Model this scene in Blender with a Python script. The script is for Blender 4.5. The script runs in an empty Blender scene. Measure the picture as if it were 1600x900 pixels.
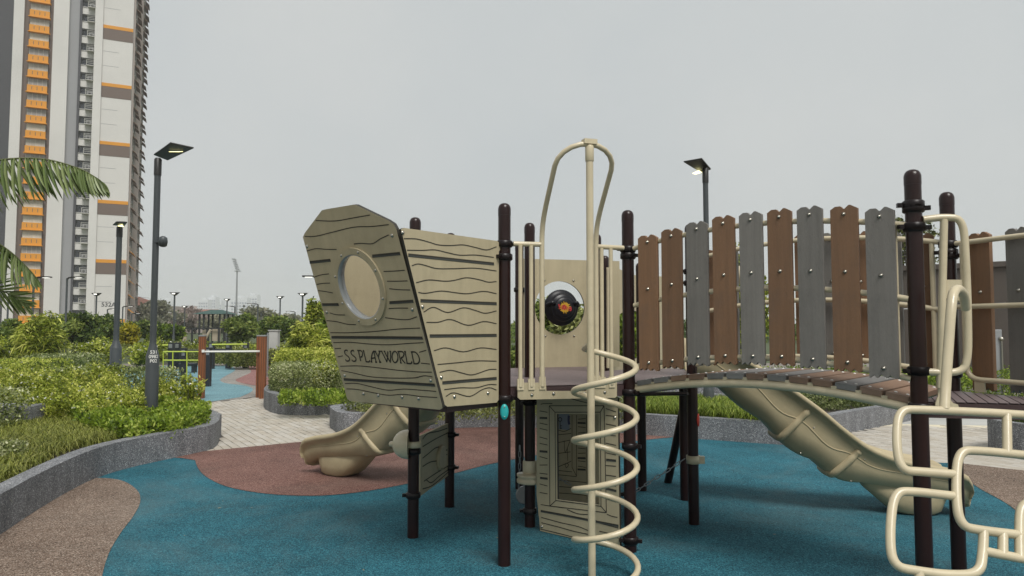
import bpy, bmesh, math, random
import numpy as np
from mathutils import Vector, Matrix
from mathutils.geometry import tessellate_polygon

SC = bpy.context.scene
COL = SC.collection
rng = np.random.default_rng(7)
rnd = random.Random(5)
R = math.radians

# ------------------------------------------------------------------ camera, sky, sun, exposure
F = 1110.0                      # focal length in photograph pixels (1600 wide)
EYE = 1.5
PITCH = math.atan(61.0 / F)
cam_d = bpy.data.cameras.new('camera')
cam_d.sensor_width = 36.0
cam_d.lens = 36.0 * F / 1600.0
cam_d.clip_end = 6000.0
cam = bpy.data.objects.new('camera', cam_d)
COL.objects.link(cam)
cam.location = (0, 0, EYE)
cam.rotation_euler = (R(90) + PITCH, 0, 0)
SC.camera = cam

SUN_EL, SUN_AZ = 55.0, 158.0    # azimuth measured clockwise from +Y: the sun stands behind and to the right
w = bpy.data.worlds.new('World')
SC.world = w
w.use_nodes = True
nt = w.node_tree
nt.nodes.clear()
out = nt.nodes.new('ShaderNodeOutputWorld')
bg = nt.nodes.new('ShaderNodeBackground')
sky = nt.nodes.new('ShaderNodeTexSky')
sky.sky_type = 'NISHITA'
sky.sun_disc = False
sky.sun_elevation = R(SUN_EL)
sky.sun_rotation = R(SUN_AZ)
sky.dust_density = 4.0
mul = nt.nodes.new('ShaderNodeMix'); mul.data_type = 'RGBA'; mul.blend_type = 'MULTIPLY'
mul.inputs[0].default_value = 1.0
mul.inputs[7].default_value = (0.9, 0.9, 0.9, 1)
# an even overcast sheet in front of the clear sky, with very faint cloud structure
tc = nt.nodes.new('ShaderNodeTexCoord')
ns = nt.nodes.new('ShaderNodeTexNoise')
ns.inputs['Scale'].default_value = 2.2
ns.inputs['Detail'].default_value = 4.0
cr = nt.nodes.new('ShaderNodeValToRGB')
cr.color_ramp.elements[0].position = 0.3
cr.color_ramp.elements[0].color = (5.9, 6.3, 6.45, 1)
cr.color_ramp.elements[1].position = 0.75
cr.color_ramp.elements[1].color = (6.9, 7.05, 6.95, 1)
mx = nt.nodes.new('ShaderNodeMix'); mx.data_type = 'RGBA'
mx.inputs[0].default_value = 0.95
bg.inputs['Strength'].default_value = 0.0455
L_ = nt.links.new
L_(tc.outputs['Generated'], ns.inputs['Vector'])
L_(ns.outputs['Fac'], cr.inputs['Fac'])
L_(sky.outputs['Color'], mul.inputs[6])
L_(mul.outputs[2], mx.inputs[6])
L_(cr.outputs['Color'], mx.inputs[7])
L_(mx.outputs[2], bg.inputs['Color'])
L_(bg.outputs['Background'], out.inputs['Surface'])

sun_d = bpy.data.lights.new('sun', 'SUN')
sun_d.energy = 1.5
sun_d.angle = R(25)
sun_d.color = (1.0, 0.97, 0.92)
sun = bpy.data.objects.new('sun', sun_d)
COL.objects.link(sun)
sdir = Vector((math.sin(R(SUN_AZ)) * math.cos(R(SUN_EL)), math.cos(R(SUN_AZ)) * math.cos(R(SUN_EL)), math.sin(R(SUN_EL))))
sun.rotation_euler = sdir.to_track_quat('Z', 'Y').to_euler()
sun.location = (0, 0, 30)

SC.view_settings.view_transform = 'Standard'
SC.view_settings.look = 'None'
SC.view_settings.exposure = 1.05
SC.view_settings.gamma = 1.0
SC.view_settings.use_curve_mapping = False
SC.cycles.max_bounces = 6
SC.cycles.transparent_max_bounces = 12
SC.cycles.volume_bounces = 3
SC.cycles.use_denoising = True

# ------------------------------------------------------------------ pixel <-> place helpers
CP, SP = math.cos(PITCH), math.sin(PITCH)
def ray(px, py):
    a, b = (px - 800.0) / F, (450.0 - py) / F
    return Vector((a, CP - SP * b, SP + CP * b))
def at(px, py, D):
    r = ray(px, py)
    return Vector((0, 0, EYE)) + r * (D / r.y)
def gp(px, py, z=0.0):
    r = ray(px, py)
    p = Vector((0, 0, EYE)) + r * ((z - EYE) / r.z)
    return (p.x, p.y)
def on_plane(px, py, o, n):
    r = ray(px, py); e = Vector((0, 0, EYE))
    return e + r * ((o - e).dot(n) / r.dot(n))
def V2(p, z=0.0): return Vector((p[0], p[1], z))

# ------------------------------------------------------------------ materials
MATS = {}
def nodes_of(m):
    return m.node_tree.nodes, m.node_tree.links
def mat(name, c, rough=0.6, metal=0.0, var=0.0, vscale=6.0, bump=0.0, bscale=80.0, coat=0.0, spec=0.5, stain=None, stretch=None, rand=0.0):
    """principled surface; var = brightness mottling, bump = fine relief, stain = (colour, scale, amount)"""
    if name in MATS: return MATS[name]
    m = bpy.data.materials.new(name); m.use_nodes = True
    n, l = nodes_of(m); b = n['Principled BSDF']
    b.inputs['Base Color'].default_value = (*c, 1)
    b.inputs['Roughness'].default_value = rough
    b.inputs['Metallic'].default_value = metal
    b.inputs['Coat Weight'].default_value = coat
    b.inputs['Coat Roughness'].default_value = 0.12
    b.inputs['Specular IOR Level'].default_value = spec
    if var or bump or stain:
        t = n.new('ShaderNodeTexCoord'); vec = t.outputs['Object']
        if stretch:
            mp = n.new('ShaderNodeMapping'); mp.inputs['Scale'].default_value = stretch
            l.new(vec, mp.inputs['Vector']); vec = mp.outputs['Vector']
        if rand:
            oi = n.new('ShaderNodeObjectInfo'); cx_ = n.new('ShaderNodeVectorMath'); cx_.operation = 'SCALE'; cx_.inputs[0].default_value = (37, 19, 53)
            l.new(oi.outputs['Random'], cx_.inputs['Scale'])
            ad = n.new('ShaderNodeVectorMath'); ad.operation = 'ADD'; l.new(vec, ad.inputs[0]); l.new(cx_.outputs[0], ad.inputs[1]); vec = ad.outputs[0]
    if var:
        z = n.new('ShaderNodeTexNoise'); z.inputs['Scale'].default_value = vscale; z.inputs['Detail'].default_value = 6; z.inputs['Roughness'].default_value = 0.65
        l.new(vec, z.inputs['Vector'])
        r = n.new('ShaderNodeValToRGB')
        r.color_ramp.elements[0].position = 0.28; r.color_ramp.elements[1].position = 0.72
        r.color_ramp.elements[0].color = (*[x * (1 - var) for x in c], 1)
        r.color_ramp.elements[1].color = (*[min(1, x * (1 + var)) for x in c], 1)
        l.new(z.outputs['Fac'], r.inputs['Fac'])
        colo = r.outputs['Color']
        if stain:
            z2 = n.new('ShaderNodeTexNoise'); z2.inputs['Scale'].default_value = stain[1]; z2.inputs['Detail'].default_value = 8; z2.inputs['Roughness'].default_value = 0.7
            l.new(t.outputs['Object'], z2.inputs['Vector'])
            mr = n.new('ShaderNodeMapRange'); mr.inputs[1].default_value = 0.5; mr.inputs[2].default_value = 0.75; mr.inputs[3].default_value = 0; mr.inputs[4].default_value = stain[2]
            l.new(z2.outputs['Fac'], mr.inputs[0])
            mm = n.new('ShaderNodeMix'); mm.data_type = 'RGBA'; mm.inputs[7].default_value = (*stain[0], 1)
            l.new(mr.outputs[0], mm.inputs[0]); l.new(colo, mm.inputs[6]); colo = mm.outputs[2]
        if rand:
            mr3 = n.new('ShaderNodeMapRange'); mr3.inputs[3].default_value = 1 - rand; mr3.inputs[4].default_value = 1 + rand
            l.new(oi.outputs['Random'], mr3.inputs[0])
            m3 = n.new('ShaderNodeMix'); m3.data_type = 'RGBA'; m3.blend_type = 'MULTIPLY'; m3.inputs[0].default_value = 1
            l.new(colo, m3.inputs[6]); l.new(mr3.outputs[0], m3.inputs[7]); colo = m3.outputs[2]
        l.new(colo, b.inputs['Base Color'])
        mr2 = n.new('ShaderNodeMapRange'); mr2.inputs[3].default_value = rough * 0.85; mr2.inputs[4].default_value = min(1, rough * 1.2)
        l.new(z.outputs['Fac'], mr2.inputs[0]); l.new(mr2.outputs[0], b.inputs['Roughness'])
    if bump:
        z = n.new('ShaderNodeTexNoise'); z.inputs['Scale'].default_value = bscale; z.inputs['Detail'].default_value = 3
        l.new(vec, z.inputs['Vector'])
        bp = n.new('ShaderNodeBump'); bp.inputs['Strength'].default_value = bump; bp.inputs['Distance'].default_value = 0.01
        l.new(z.outputs['Fac'], bp.inputs['Height']); l.new(bp.outputs['Normal'], b.inputs['Normal'])
    MATS[name] = m
    return m

def granule(name, stops, scale, bump=0.5, rough=0.85, big=0.18, dust=None, streak=False):
    """rubber crumb or exposed aggregate: voronoi grains each with a colour of its own"""
    if name in MATS: return MATS[name]
    m = bpy.data.materials.new(name); m.use_nodes = True
    n, l = nodes_of(m); b = n['Principled BSDF']; b.inputs['Roughness'].default_value = rough
    b.inputs['Specular IOR Level'].default_value = 0.25
    t = n.new('ShaderNodeTexCoord')
    v = n.new('ShaderNodeTexVoronoi'); v.inputs['Scale'].default_value = scale
    l.new(t.outputs['Object'], v.inputs['Vector'])
    s = n.new('ShaderNodeSeparateColor'); l.new(v.outputs['Color'], s.inputs[0])
    r = n.new('ShaderNodeValToRGB'); r.color_ramp.interpolation = 'LINEAR'
    while len(r.color_ramp.elements) < len(stops): r.color_ramp.elements.new(0.5)
    for e, (p, c) in zip(r.color_ramp.elements, stops): e.position = p; e.color = (*c, 1)
    l.new(s.outputs[0], r.inputs['Fac'])
    z = n.new('ShaderNodeTexNoise'); z.inputs['Scale'].default_value = 0.9; z.inputs['Detail'].default_value = 7; z.inputs['Roughness'].default_value = 0.7
    if streak:
        mp = n.new('ShaderNodeMapping'); mp.inputs['Scale'].default_value = (7, 7, 1.6); l.new(t.outputs['Object'], mp.inputs['Vector']); l.new(mp.outputs['Vector'], z.inputs['Vector'])
    else: l.new(t.outputs['Object'], z.inputs['Vector'])
    mr = n.new('ShaderNodeMapRange'); mr.inputs[1].default_value = 0.3; mr.inputs[2].default_value = 0.7; mr.inputs[3].default_value = 1 - big; mr.inputs[4].default_value = 1 + big
    l.new(z.outputs['Fac'], mr.inputs[0])
    mm = n.new('ShaderNodeMix'); mm.data_type = 'RGBA'; mm.blend_type = 'MULTIPLY'; mm.inputs[0].default_value = 1
    l.new(r.outputs['Color'], mm.inputs[6]); l.new(mr.outputs[0], mm.inputs[7])
    colo = mm.outputs[2]
    if dust:
        z2 = n.new('ShaderNodeTexNoise'); z2.inputs['Scale'].default_value = .55; z2.inputs['Detail'].default_value = 10; z2.inputs['Roughness'].default_value = .72; z2.inputs['Distortion'].default_value = .6
        l.new(t.outputs['Object'], z2.inputs['Vector'])
        m5 = n.new('ShaderNodeMapRange'); m5.inputs[1].default_value = .5; m5.inputs[2].default_value = .78; m5.inputs[3].default_value = 0; m5.inputs[4].default_value = dust[1]
        l.new(z2.outputs['Fac'], m5.inputs[0])
        m6 = n.new('ShaderNodeMix'); m6.data_type = 'RGBA'; m6.inputs[7].default_value = (*dust[0], 1); l.new(m5.outputs[0], m6.inputs[0]); l.new(colo, m6.inputs[6]); colo = m6.outputs[2]
    l.new(colo, b.inputs['Base Color'])
    bp = n.new('ShaderNodeBump'); bp.inputs['Strength'].default_value = bump; bp.inputs['Distance'].default_value = 0.004
    l.new(v.outputs['Distance'], bp.inputs['Height']); l.new(bp.outputs['Normal'], b.inputs['Normal'])
    MATS[name] = m
    return m

def leaf_mat(name, stops, rough=0.5, trans=0.3):
    """leaf colour picked per leaf from a ramp by the 'tint' attribute; light passes through a little"""
    if name in MATS: return MATS[name]
    m = bpy.data.materials.new(name); m.use_nodes = True
    n, l = nodes_of(m); b = n['Principled BSDF']; b.inputs['Roughness'].default_value = rough
    b.inputs['Specular IOR Level'].default_value = 0.35
    a = n.new('ShaderNodeAttribute'); a.attribute_name = 'tint'
    r = n.new('ShaderNodeValToRGB')
    while len(r.color_ramp.elements) < len(stops): r.color_ramp.elements.new(0.5)
    for e, (p, c) in zip(r.color_ramp.elements, stops): e.position = p; e.color = (*c, 1)
    l.new(a.outputs['Fac'], r.inputs['Fac']); l.new(r.outputs['Color'], b.inputs['Base Color'])
    tr = n.new('ShaderNodeBsdfTranslucent'); l.new(r.outputs['Color'], tr.inputs['Color'])
    mx = n.new('ShaderNodeMixShader'); mx.inputs[0].default_value = trans
    l.new(b.outputs[0], mx.inputs[1]); l.new(tr.outputs[0], mx.inputs[2])
    l.new(mx.outputs[0], n['Material Output'].inputs['Surface'])
    MATS[name] = m
    return m

def glow(name, c, s):
    m = bpy.data.materials.new(name); m.use_nodes = True
    b = m.node_tree.nodes['Principled BSDF']; b.inputs['Base Color'].default_value = (*c, 1)
    b.inputs['Emission Color'].default_value = (*c, 1); b.inputs['Emission Strength'].default_value = s
    MATS[name] = m
    return m

def clear(name, tint=(1, 1, 1), refl=0.12):
    """thin polycarbonate sheet: mostly see-through with a sky reflection"""
    m = bpy.data.materials.new(name); m.use_nodes = True
    n, l = nodes_of(m); n.remove(n['Principled BSDF'])
    t = n.new('ShaderNodeBsdfTransparent'); t.inputs[0].default_value = (*tint, 1)
    g = n.new('ShaderNodeBsdfGlossy'); g.inputs['Roughness'].default_value = 0.05
    mx = n.new('ShaderNodeMixShader')
    lw = n.new('ShaderNodeLayerWeight'); lw.inputs[0].default_value = refl
    l.new(lw.outputs['Fresnel'], mx.inputs[0]); l.new(t.outputs[0], mx.inputs[1]); l.new(g.outputs[0], mx.inputs[2])
    l.new(mx.outputs[0], n['Material Output'].inputs['Surface'])
    MATS[name] = m
    return m

BLUE = granule('blue_rubber', [(0, (.004, .034, .052)), (.35, (.011, .078, .11)), (.7, (.02, .118, .157)), (1, (.06, .22, .265))], 165, big=.35, dust=((.10, .145, .15), .65))
RED = granule('red_rubber', [(0, (.058, .027, .021)), (.4, (.128, .064, .052)), (.75, (.185, .098, .08)), (1, (.32, .2, .17))], 165, big=.35, dust=((.2, .15, .125), .6))
BROWN = granule('brown_rubber', [(0, (.045, .031, .023)), (.4, (.135, .094, .069)), (.75, (.225, .163, .125)), (1, (.40, .33, .27))], 150, big=.25, dust=((.3, .26, .22), .3))
PBLUE = granule('pale_blue_rubber', [(0, (.07, .15, .18)), (.5, (.13, .26, .30)), (1, (.24, .38, .42))], 90)
PRED = granule('pale_red_rubber', [(0, (.14, .06, .055)), (.5, (.24, .115, .105)), (1, (.36, .22, .2))], 90)
PGREY = granule('grey_rubber', [(0, (.14, .13, .12)), (.5, (.24, .22, .2)), (1, (.36, .34, .31))], 90)
KERB = granule('washed_aggregate', [(0, (.085, .088, .096)), (.6, (.175, .18, .19)), (.88, (.25, .255, .265)), (1, (.48, .48, .48))], 140, bump=.25, rough=.75, big=.32, streak=True)
PAVER = mat('paver_stone', (.43, .395, .34), .85, var=.16, vscale=3.0, bump=.25, bscale=60, stain=((.25, .23, .2), 1.3, .5))
PAVER2 = mat('paver_stone_warm', (.405, .365, .305), .85, var=.18, vscale=3.0, bump=.25, bscale=60, stain=((.25, .22, .18), 1.3, .5))
PAVER3 = mat('paver_stone_pale', (.455, .425, .375), .85, var=.14, vscale=3.0, bump=.25, bscale=60, stain=((.28, .26, .22), 1.1, .5))
JOINT = mat('joint_sand', (.19, .17, .145), .95, var=.2)
PATH = mat('path_concrete', (.42, .42, .4), .9, var=.12, vscale=2)
CREAM_LINE = mat('cream_line', (.62, .56, .42), .8, var=.1)
SOIL = mat('soil', (.05, .04, .03), .95, var=.4, vscale=8)
TURF = mat('far_turf', (.06, .08, .03), .95, var=.4, vscale=.4)
BEIGE = mat('beige_board', (.42, .36, .235), .42, var=.10, vscale=2.2, stretch=(5, 5, .7), bump=.06, bscale=260, stain=((.30, .255, .165), 2.6, .6))
TUBE = mat('beige_powder_coat', (.55, .475, .325), .32, var=.09, vscale=7, coat=.2, stain=((.40, .34, .22), 5.0, .5))
SLIDE = mat('beige_slide_plastic', (.43, .36, .225), .5, var=.09, vscale=5, spec=.35, coat=0, bump=.04, bscale=180, stain=((.29, .24, .15), 2.4, .6))
CORE = mat('dark_board_core', (.03, .027, .02), .6)
SLOT = mat('grey_board_slot', (.05, .055, .05), .6)
POST = mat('brown_post_paint', (.018, .0062, .0055), .3, coat=.12, spec=.3, var=.15, vscale=5)
CLAMP = mat('clamp_paint', (.01, .006, .006), .35, spec=.3)
STEEL = mat('bolt_steel', (.42, .40, .35), .28, metal=1)
DECK = mat('deck_vinyl', (.15, .115, .115), .5, var=.12, vscale=7, bump=.1)
DECKE = mat('deck_edge', (.05, .028, .028), .45, var=.1)
WOODB = mat('brown_plastic_wood', (.195, .105, .054), .62, var=.15, vscale=3.5, bump=.5, bscale=70, stretch=(14, 14, .6), stain=((.10, .075, .06), 5.0, .45), rand=.16)
WOODG = mat('grey_plastic_wood', (.172, .162, .148), .62, var=.13, vscale=3.5, bump=.5, bscale=70, stretch=(14, 14, .6), stain=((.10, .095, .09), 5.0, .45), rand=.14)
PLANKB = mat('brown_deck_plank', (.24, .15, .10), .6, var=.25, vscale=6, bump=.2, rand=.2, stain=((.3, .24, .2), 4.0, .4))
PLANKG = mat('grey_deck_plank', (.2, .195, .19), .6, var=.2, vscale=6, bump=.2, rand=.15, stain=((.3, .28, .26), 4.0, .4))
LAMPG = mat('lamp_post_grey', (.05, .058, .062), .45, var=.08, vscale=4, coat=.1)
LAMPB = mat('lamp_head_black', (.018, .017, .016), .45)
LENS = glow('lamp_lens', (1.0, .93, .45), 1.6)
LENSW = glow('far_lamp_lens', (1.0, .98, .9), .9)
WHITE = mat('white_paint', (.75, .75, .72), .5)
BLACK = mat('black_plastic', (.007, .007, .010), .35, spec=.35)
RUST = mat('orange_brown_timber', (.22, .075, .028), .5, var=.25, vscale=5, stretch=(8, 8, .6))
LIME = mat('lime_paint', (.42, .5, .05), .4)
DARKEQ = mat('dark_equipment_paint', (.022, .025, .03), .4)
BARK = mat('bark', (.085, .07, .055), .9, var=.3, vscale=9, bump=.5, bscale=40)
STEM = mat('green_stem', (.1, .11, .045), .8, var=.2)
TEAL = mat('teal_badge', (.02, .36, .36), .35)
REDB = mat('red_badge', (.62, .05, .025), .35)
CLEAR = clear('clear_sheet', refl=.12)
GREYRING = mat('grey_bezel', (.30, .31, .31), .25, coat=.4)
KEYBLUE = mat('pale_blue_print', (.22, .26, .32), .5)
NAVY = mat('navy_print', (.02, .025, .1), .5)
YEL = mat('yellow_print', (.5, .28, .015), .5)
CRIM = mat('crimson_print', (.4, .02, .03), .5)
GALV = mat('galvanised_steel', (.35, .36, .37), .42, metal=.7)

# ------------------------------------------------------------------ object helpers
WLOC = {}
def tag(o, label=None, cat=None, group=None, kind=None):
    for k, v in (('label', label), ('category', cat), ('group', group), ('kind', kind)):
        if v: o[k] = v
    return o
def empty(name, loc, label, cat, group=None):
    o = bpy.data.objects.new(name, None); COL.objects.link(o)
    o.empty_display_size = .1
    o.location = loc; WLOC[o.name] = Vector(loc)
    return tag(o, label, cat, group)
def link(name, mesh, parent=None, wloc=None):
    o = bpy.data.objects.new(name, mesh); COL.objects.link(o)
    if parent is not None: o.parent = parent
    WLOC[o.name] = WLOC[parent.name].copy() if parent is not None and parent.name in WLOC else Vector((0, 0, 0))
    return o

class MB:
    """collects shapes in world coordinates and links them as one mesh object"""
    def __init__(s): s.v = []; s.f = []; s.m = []; s.sm = []
    def add(s, vs, fs, mi=0, smooth=False):
        b = len(s.v); s.v.extend([tuple(p) for p in vs])
        for f in fs: s.f.append(tuple(i + b for i in f)); s.m.append(mi); s.sm.append(smooth)
    def box(s, c, size, ax=None, mi=0):
        c = Vector(c); hx, hy, hz = [k / 2 for k in size]
        X, Y, Z = ax if ax else (Vector((1, 0, 0)), Vector((0, 1, 0)), Vector((0, 0, 1)))
        vs = [c + X * (a * hx) + Y * (b * hy) + Z * (d * hz) for d in (-1, 1) for b in (-1, 1) for a in (-1, 1)]
        s.add(vs, [(0, 2, 3, 1), (4, 5, 7, 6), (0, 1, 5, 4), (2, 6, 7, 3), (0, 4, 6, 2), (1, 3, 7, 5)], mi)
    def prism(s, poly, n, t, holes=(), mi=0, side_mi=None):
        """flat board: poly (world points on one plane) pushed back along -n by t, with optional holes"""
        n = Vector(n).normalized()
        loops = [list(map(Vector, poly))] + [list(map(Vector, h)) for h in holes]
        tris = tessellate_polygon(loops)
        flat = [p for lp in loops for p in lp]; N = len(flat)
        vs = flat + [p - n * t for p in flat]
        fs = []
        for a, b, c in tris:
            nn = (flat[b] - flat[a]).cross(flat[c] - flat[a])
            if nn.dot(n) < 0: a, c = c, a
            fs.append((a, b, c)); fs.append((c + N, b + N, a + N))
        s.add(vs, fs, mi)
        i0 = 0; sf = []
        for lp in loops:
            k = len(lp)
            for i in range(k):
                a, b = i0 + i, i0 + (i + 1) % k
                sf.append((a, a + N, b + N, b))
            i0 += k
        s.add(vs, sf, mi if side_mi is None else side_mi)
    def tube(s, pts, r, n=10, closed=False, caps=True, mi=0):
        pts = [Vector(p) for p in pts]; k = len(pts)
        rs = r if isinstance(r, (list, tuple)) else [r] * k
        tg = []
        for i in range(k):
            a = pts[(i - 1) % k] if closed or i > 0 else pts[i]
            b = pts[(i + 1) % k] if closed or i < k - 1 else pts[i]
            d = b - a
            tg.append(d.normalized() if d.length > 1e-9 else Vector((0, 0, 1)))
        ref = Vector((0, 0, 1)) if abs(tg[0].z) < .9 else Vector((1, 0, 0))
        nx = tg[0].cross(ref).normalized(); vs = []
        for i in range(k):
            nx = (nx - tg[i] * nx.dot(tg[i])).normalized(); ny = tg[i].cross(nx)
            for j in range(n):
                a = 2 * math.pi * j / n
                vs.append(pts[i] + (nx * math.cos(a) + ny * math.sin(a)) * rs[i])
        fs = []
        for i in range(k if closed else k - 1):
            for j in range(n):
                a = i * n + j; b = i * n + (j + 1) % n
                c = ((i + 1) % k) * n + (j + 1) % n; d = ((i + 1) % k) * n + j
                fs.append((a, b, c, d))
        s.add(vs, fs, mi, True)
        if caps and not closed:
            s.add(vs[:n][::-1], [tuple(range(n))], mi); s.add(vs[-n:], [tuple(range(n))], mi)
    def lathe(s, prof, o, ax=(0, 0, 1), n=20, mi=0, smooth=True, caps=True):
        """prof = [(radius, height)] turned about the axis ax through o"""
        o = Vector(o); z = Vector(ax).normalized()
        x = z.orthogonal().normalized(); y = z.cross(x); vs = []
        for r_, h in prof:
            for j in range(n):
                a = 2 * math.pi * j / n
                vs.append(o + z * h + (x * math.cos(a) + y * math.sin(a)) * r_)
        fs = []
        for i in range(len(prof) - 1):
            for j in range(n):
                fs.append((i * n + j, i * n + (j + 1) % n, (i + 1) * n + (j + 1) % n, (i + 1) * n + j))
        s.add(vs, fs, mi, smooth)
        if caps: s.add(vs[:n][::-1], [tuple(range(n))], mi); s.add(vs[-n:], [tuple(range(n))], mi)
    def dome(s, o, ax, r, h=None, n=10, mi=0):
        h = r if h is None else h
        s.lathe([(r * math.cos(a), h * math.sin(a)) for a in (0, .4, .8, 1.15, 1.5)], o, ax, n, mi)
    def ribbon(s, pts, n, wd, lift=.0015, mi=0):
        """flat routed line lying on a board"""
        n = Vector(n).normalized(); pts = [Vector(p) for p in pts]; vs = []
        k = len(pts)
        for i in range(k):
            d = pts[min(i + 1, k - 1)] - pts[max(i - 1, 0)]
            sd = n.cross(d).normalized() * (wd / 2)
            vs += [pts[i] + sd + n * lift, pts[i] - sd + n * lift]
        s.add(vs, [(2 * i, 2 * i + 1, 2 * i + 3, 2 * i + 2) for i in range(k - 1)], mi)
    def build(s, name, mats, parent=None, bevel=0, seg=2, local=False):
        me = bpy.data.meshes.new(name)
        o = link(name, me, parent)
        off = Vector((0, 0, 0)) if local else WLOC[o.name]
        me.from_pydata([(a - off.x, b - off.y, c - off.z) for a, b, c in s.v], [], s.f)
        for m in (mats if isinstance(mats, (list, tuple)) else [mats]): me.materials.append(m)
        me.polygons.foreach_set('material_index', s.m)
        me.polygons.foreach_set('use_smooth', s.sm)
        me.update()
        if bevel:
            bv = o.modifiers.new('edge', 'BEVEL'); bv.width = bevel; bv.segments = seg; bv.limit_method = 'ANGLE'; bv.angle_limit = R(50)
        return o

def smooth_path(pts, k=6, closed=False):
    """Catmull-Rom through the points"""
    P = [Vector(p) for p in pts]; n = len(P); o = []
    for i in range(n if closed else n - 1):
        p1, p2 = P[i], P[(i + 1) % n]
        p0 = P[i - 1] if closed or i > 0 else p1 * 2 - p2
        p3 = P[(i + 2) % n] if closed or i + 2 < n else p2 * 2 - p1
        for j in range(k):
            t = j / k
            o.append(.5 * ((2 * p1) + (p2 - p0) * t + (2 * p0 - 5 * p1 + 4 * p2 - p3) * t * t + (3 * p1 - p0 - 3 * p2 + p3) * t ** 3))
    if not closed: o.append(P[-1])
    return o
def fillet(pts, r, k=5):
    """round the inner corners of a polyline with radius-like reach r"""
    P = [Vector(p) for p in pts]; o = [P[0]]
    for i in range(1, len(P) - 1):
        a, b, c = P[i - 1], P[i], P[i + 1]
        ra = min(r, (a - b).length * .48); rc = min(r, (c - b).length * .48)
        s_, e_ = b + (a - b).normalized() * ra, b + (c - b).normalized() * rc
        for j in range(k + 1):
            t = j / k
            o.append(s_ * (1 - t) ** 2 + b * 2 * t * (1 - t) + e_ * t * t)
    o.append(P[-1])
    return o
def smooth_loop(pts, k=6): return [(p.x, p.y) for p in smooth_path([V2(p) for p in pts], k, True)]

def copy_tree(o, parent=None, keep=True):
    c = o.copy(); COL.objects.link(c)
    WLOC[c.name] = WLOC.get(o.name, Vector((0, 0, 0))).copy()
    if parent is not None: c.parent = parent
    for ch in o.children: copy_tree(ch, c)
    return c

def text_mesh(body, size, font=None):
    cu = bpy.data.curves.new('lettering', 'FONT'); cu.body = body; cu.size = size; cu.align_x = 'CENTER'; cu.align_y = 'CENTER'; cu.extrude = 0; cu.offset = size * .018; cu.space_line = .95
    ob = bpy.data.objects.new('lettering', cu); COL.objects.link(ob)
    bpy.context.view_layer.update()
    me = bpy.data.meshes.new_from_object(ob.evaluated_get(bpy.context.evaluated_depsgraph_get()))
    vs = [v.co.copy() for v in me.vertices]; fs = [tuple(p.vertices) for p in me.polygons]
    bpy.data.objects.remove(ob); bpy.data.curves.remove(cu); bpy.data.meshes.remove(me)
    return vs, fs

def inside(p, poly):
    x, y = p; c = False; n = len(poly); j = n - 1
    for i in range(n):
        xi, yi = poly[i]; xj, yj = poly[j]
        if (yi > y) != (yj > y) and x < (xj - xi) * (y - yi) / (yj - yi) + xi: c = not c
        j = i
    return c
def in_poly(P, poly):
    x, y = P[:, 0], P[:, 1]; c = np.zeros(len(P), bool); n = len(poly); j = n - 1
    for i in range(n):
        xi, yi = poly[i]; xj, yj = poly[j]
        if yi != yj:
            c ^= ((yi > y) != (yj > y)) & (x < (xj - xi) * (y - yi) / (yj - yi) + xi)
        j = i
    return c
def sample_poly(poly, n):
    A = np.array(poly); lo, hi = A.min(0), A.max(0); out_ = []; got = 0
    while got < n:
        P = rng.uniform(lo, hi, (n * 2 + 50, 2)); P = P[in_poly(P, poly)]; out_.append(P); got += len(P)
    return np.concatenate(out_)[:n]
def sheet(name, poly, z, m, parent=None):
    me = bpy.data.meshes.new(name)
    loops = [[Vector((x, y, z)) for x, y in poly]]
    tr = tessellate_polygon(loops); fs = []
    for a, b, c in tr:
        nn = (loops[0][b] - loops[0][a]).cross(loops[0][c] - loops[0][a])
        fs.append((a, b, c) if nn.z > 0 else (c, b, a))
    me.from_pydata([tuple(p) for p in loops[0]], [], fs); me.materials.append(m); me.update()
    o = link(name, me, parent)
    return tag(o, kind='structure') if parent is None else o
# ------------------------------------------------------------------ ground, rubber surfacing, paving
tag(sheet('ground', [(-1700, -1700), (1700, -1700), (1700, 1700), (-1700, 1700)], -.06, TURF))
PAVE = sheet('paving', [(-16, -4), (18, -4), (18, 30), (-16, 30)], -.014, JOINT)
L1 = [(-3.55, 4.55), gp(0, 837), gp(43, 808), gp(100, 773), gp(150, 748), gp(200, 732), gp(267, 717), gp(310, 708), gp(332, 701), gp(341, 693), gp(343, 684),
      (-4.05, 9.95), (-4.6, 10.7), (-5.6, 11.6), (-7.0, 12.6), (-9, 13.6), (-14, 14.5), (-15.5, 9), (-12, 5), (-7, 2.8), (-4.2, 3.2)]
M1 = [gp(413, 632), gp(416, 640), gp(428, 645.5), gp(446, 648), gp(480, 649), gp(520, 646.5), gp(560, 645), (-1.6, 13.2), (-1.0, 14.2), (-1.3, 16.0), (-2.6, 17.2), (-4.4, 17.0), (-5.1, 15.6)]
M2 = [gp(517, 663), gp(519, 670), gp(527, 675.5), gp(545, 678), gp(580, 677), gp(640, 672), gp(700, 670), gp(780, 668), gp(880, 671), gp(1000, 680), gp(1100, 687), gp(1200, 694), gp(1240, 696.5), gp(1252, 695),
      gp(1330, 675), gp(1425, 656), (6.6, 12.2), (6.2, 12.9), (3, 13.05), (0, 13.0), (-1.9, 12.1), (-2.55, 11.4)]
EP = [(-3.4, 1.6), (-3.6, 4.6), gp(43, 800), gp(150, 740), gp(267, 710), gp(322, 705.5), gp(480, 690), gp(540, 682), gp(560, 670), gp(780, 660), gp(1000, 672), gp(1200, 686), gp(1252, 699), gp(1380, 721), gp(1500, 724.4), gp(1600, 736), (8.6, 6.3), (8.6, 1.6)]
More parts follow.
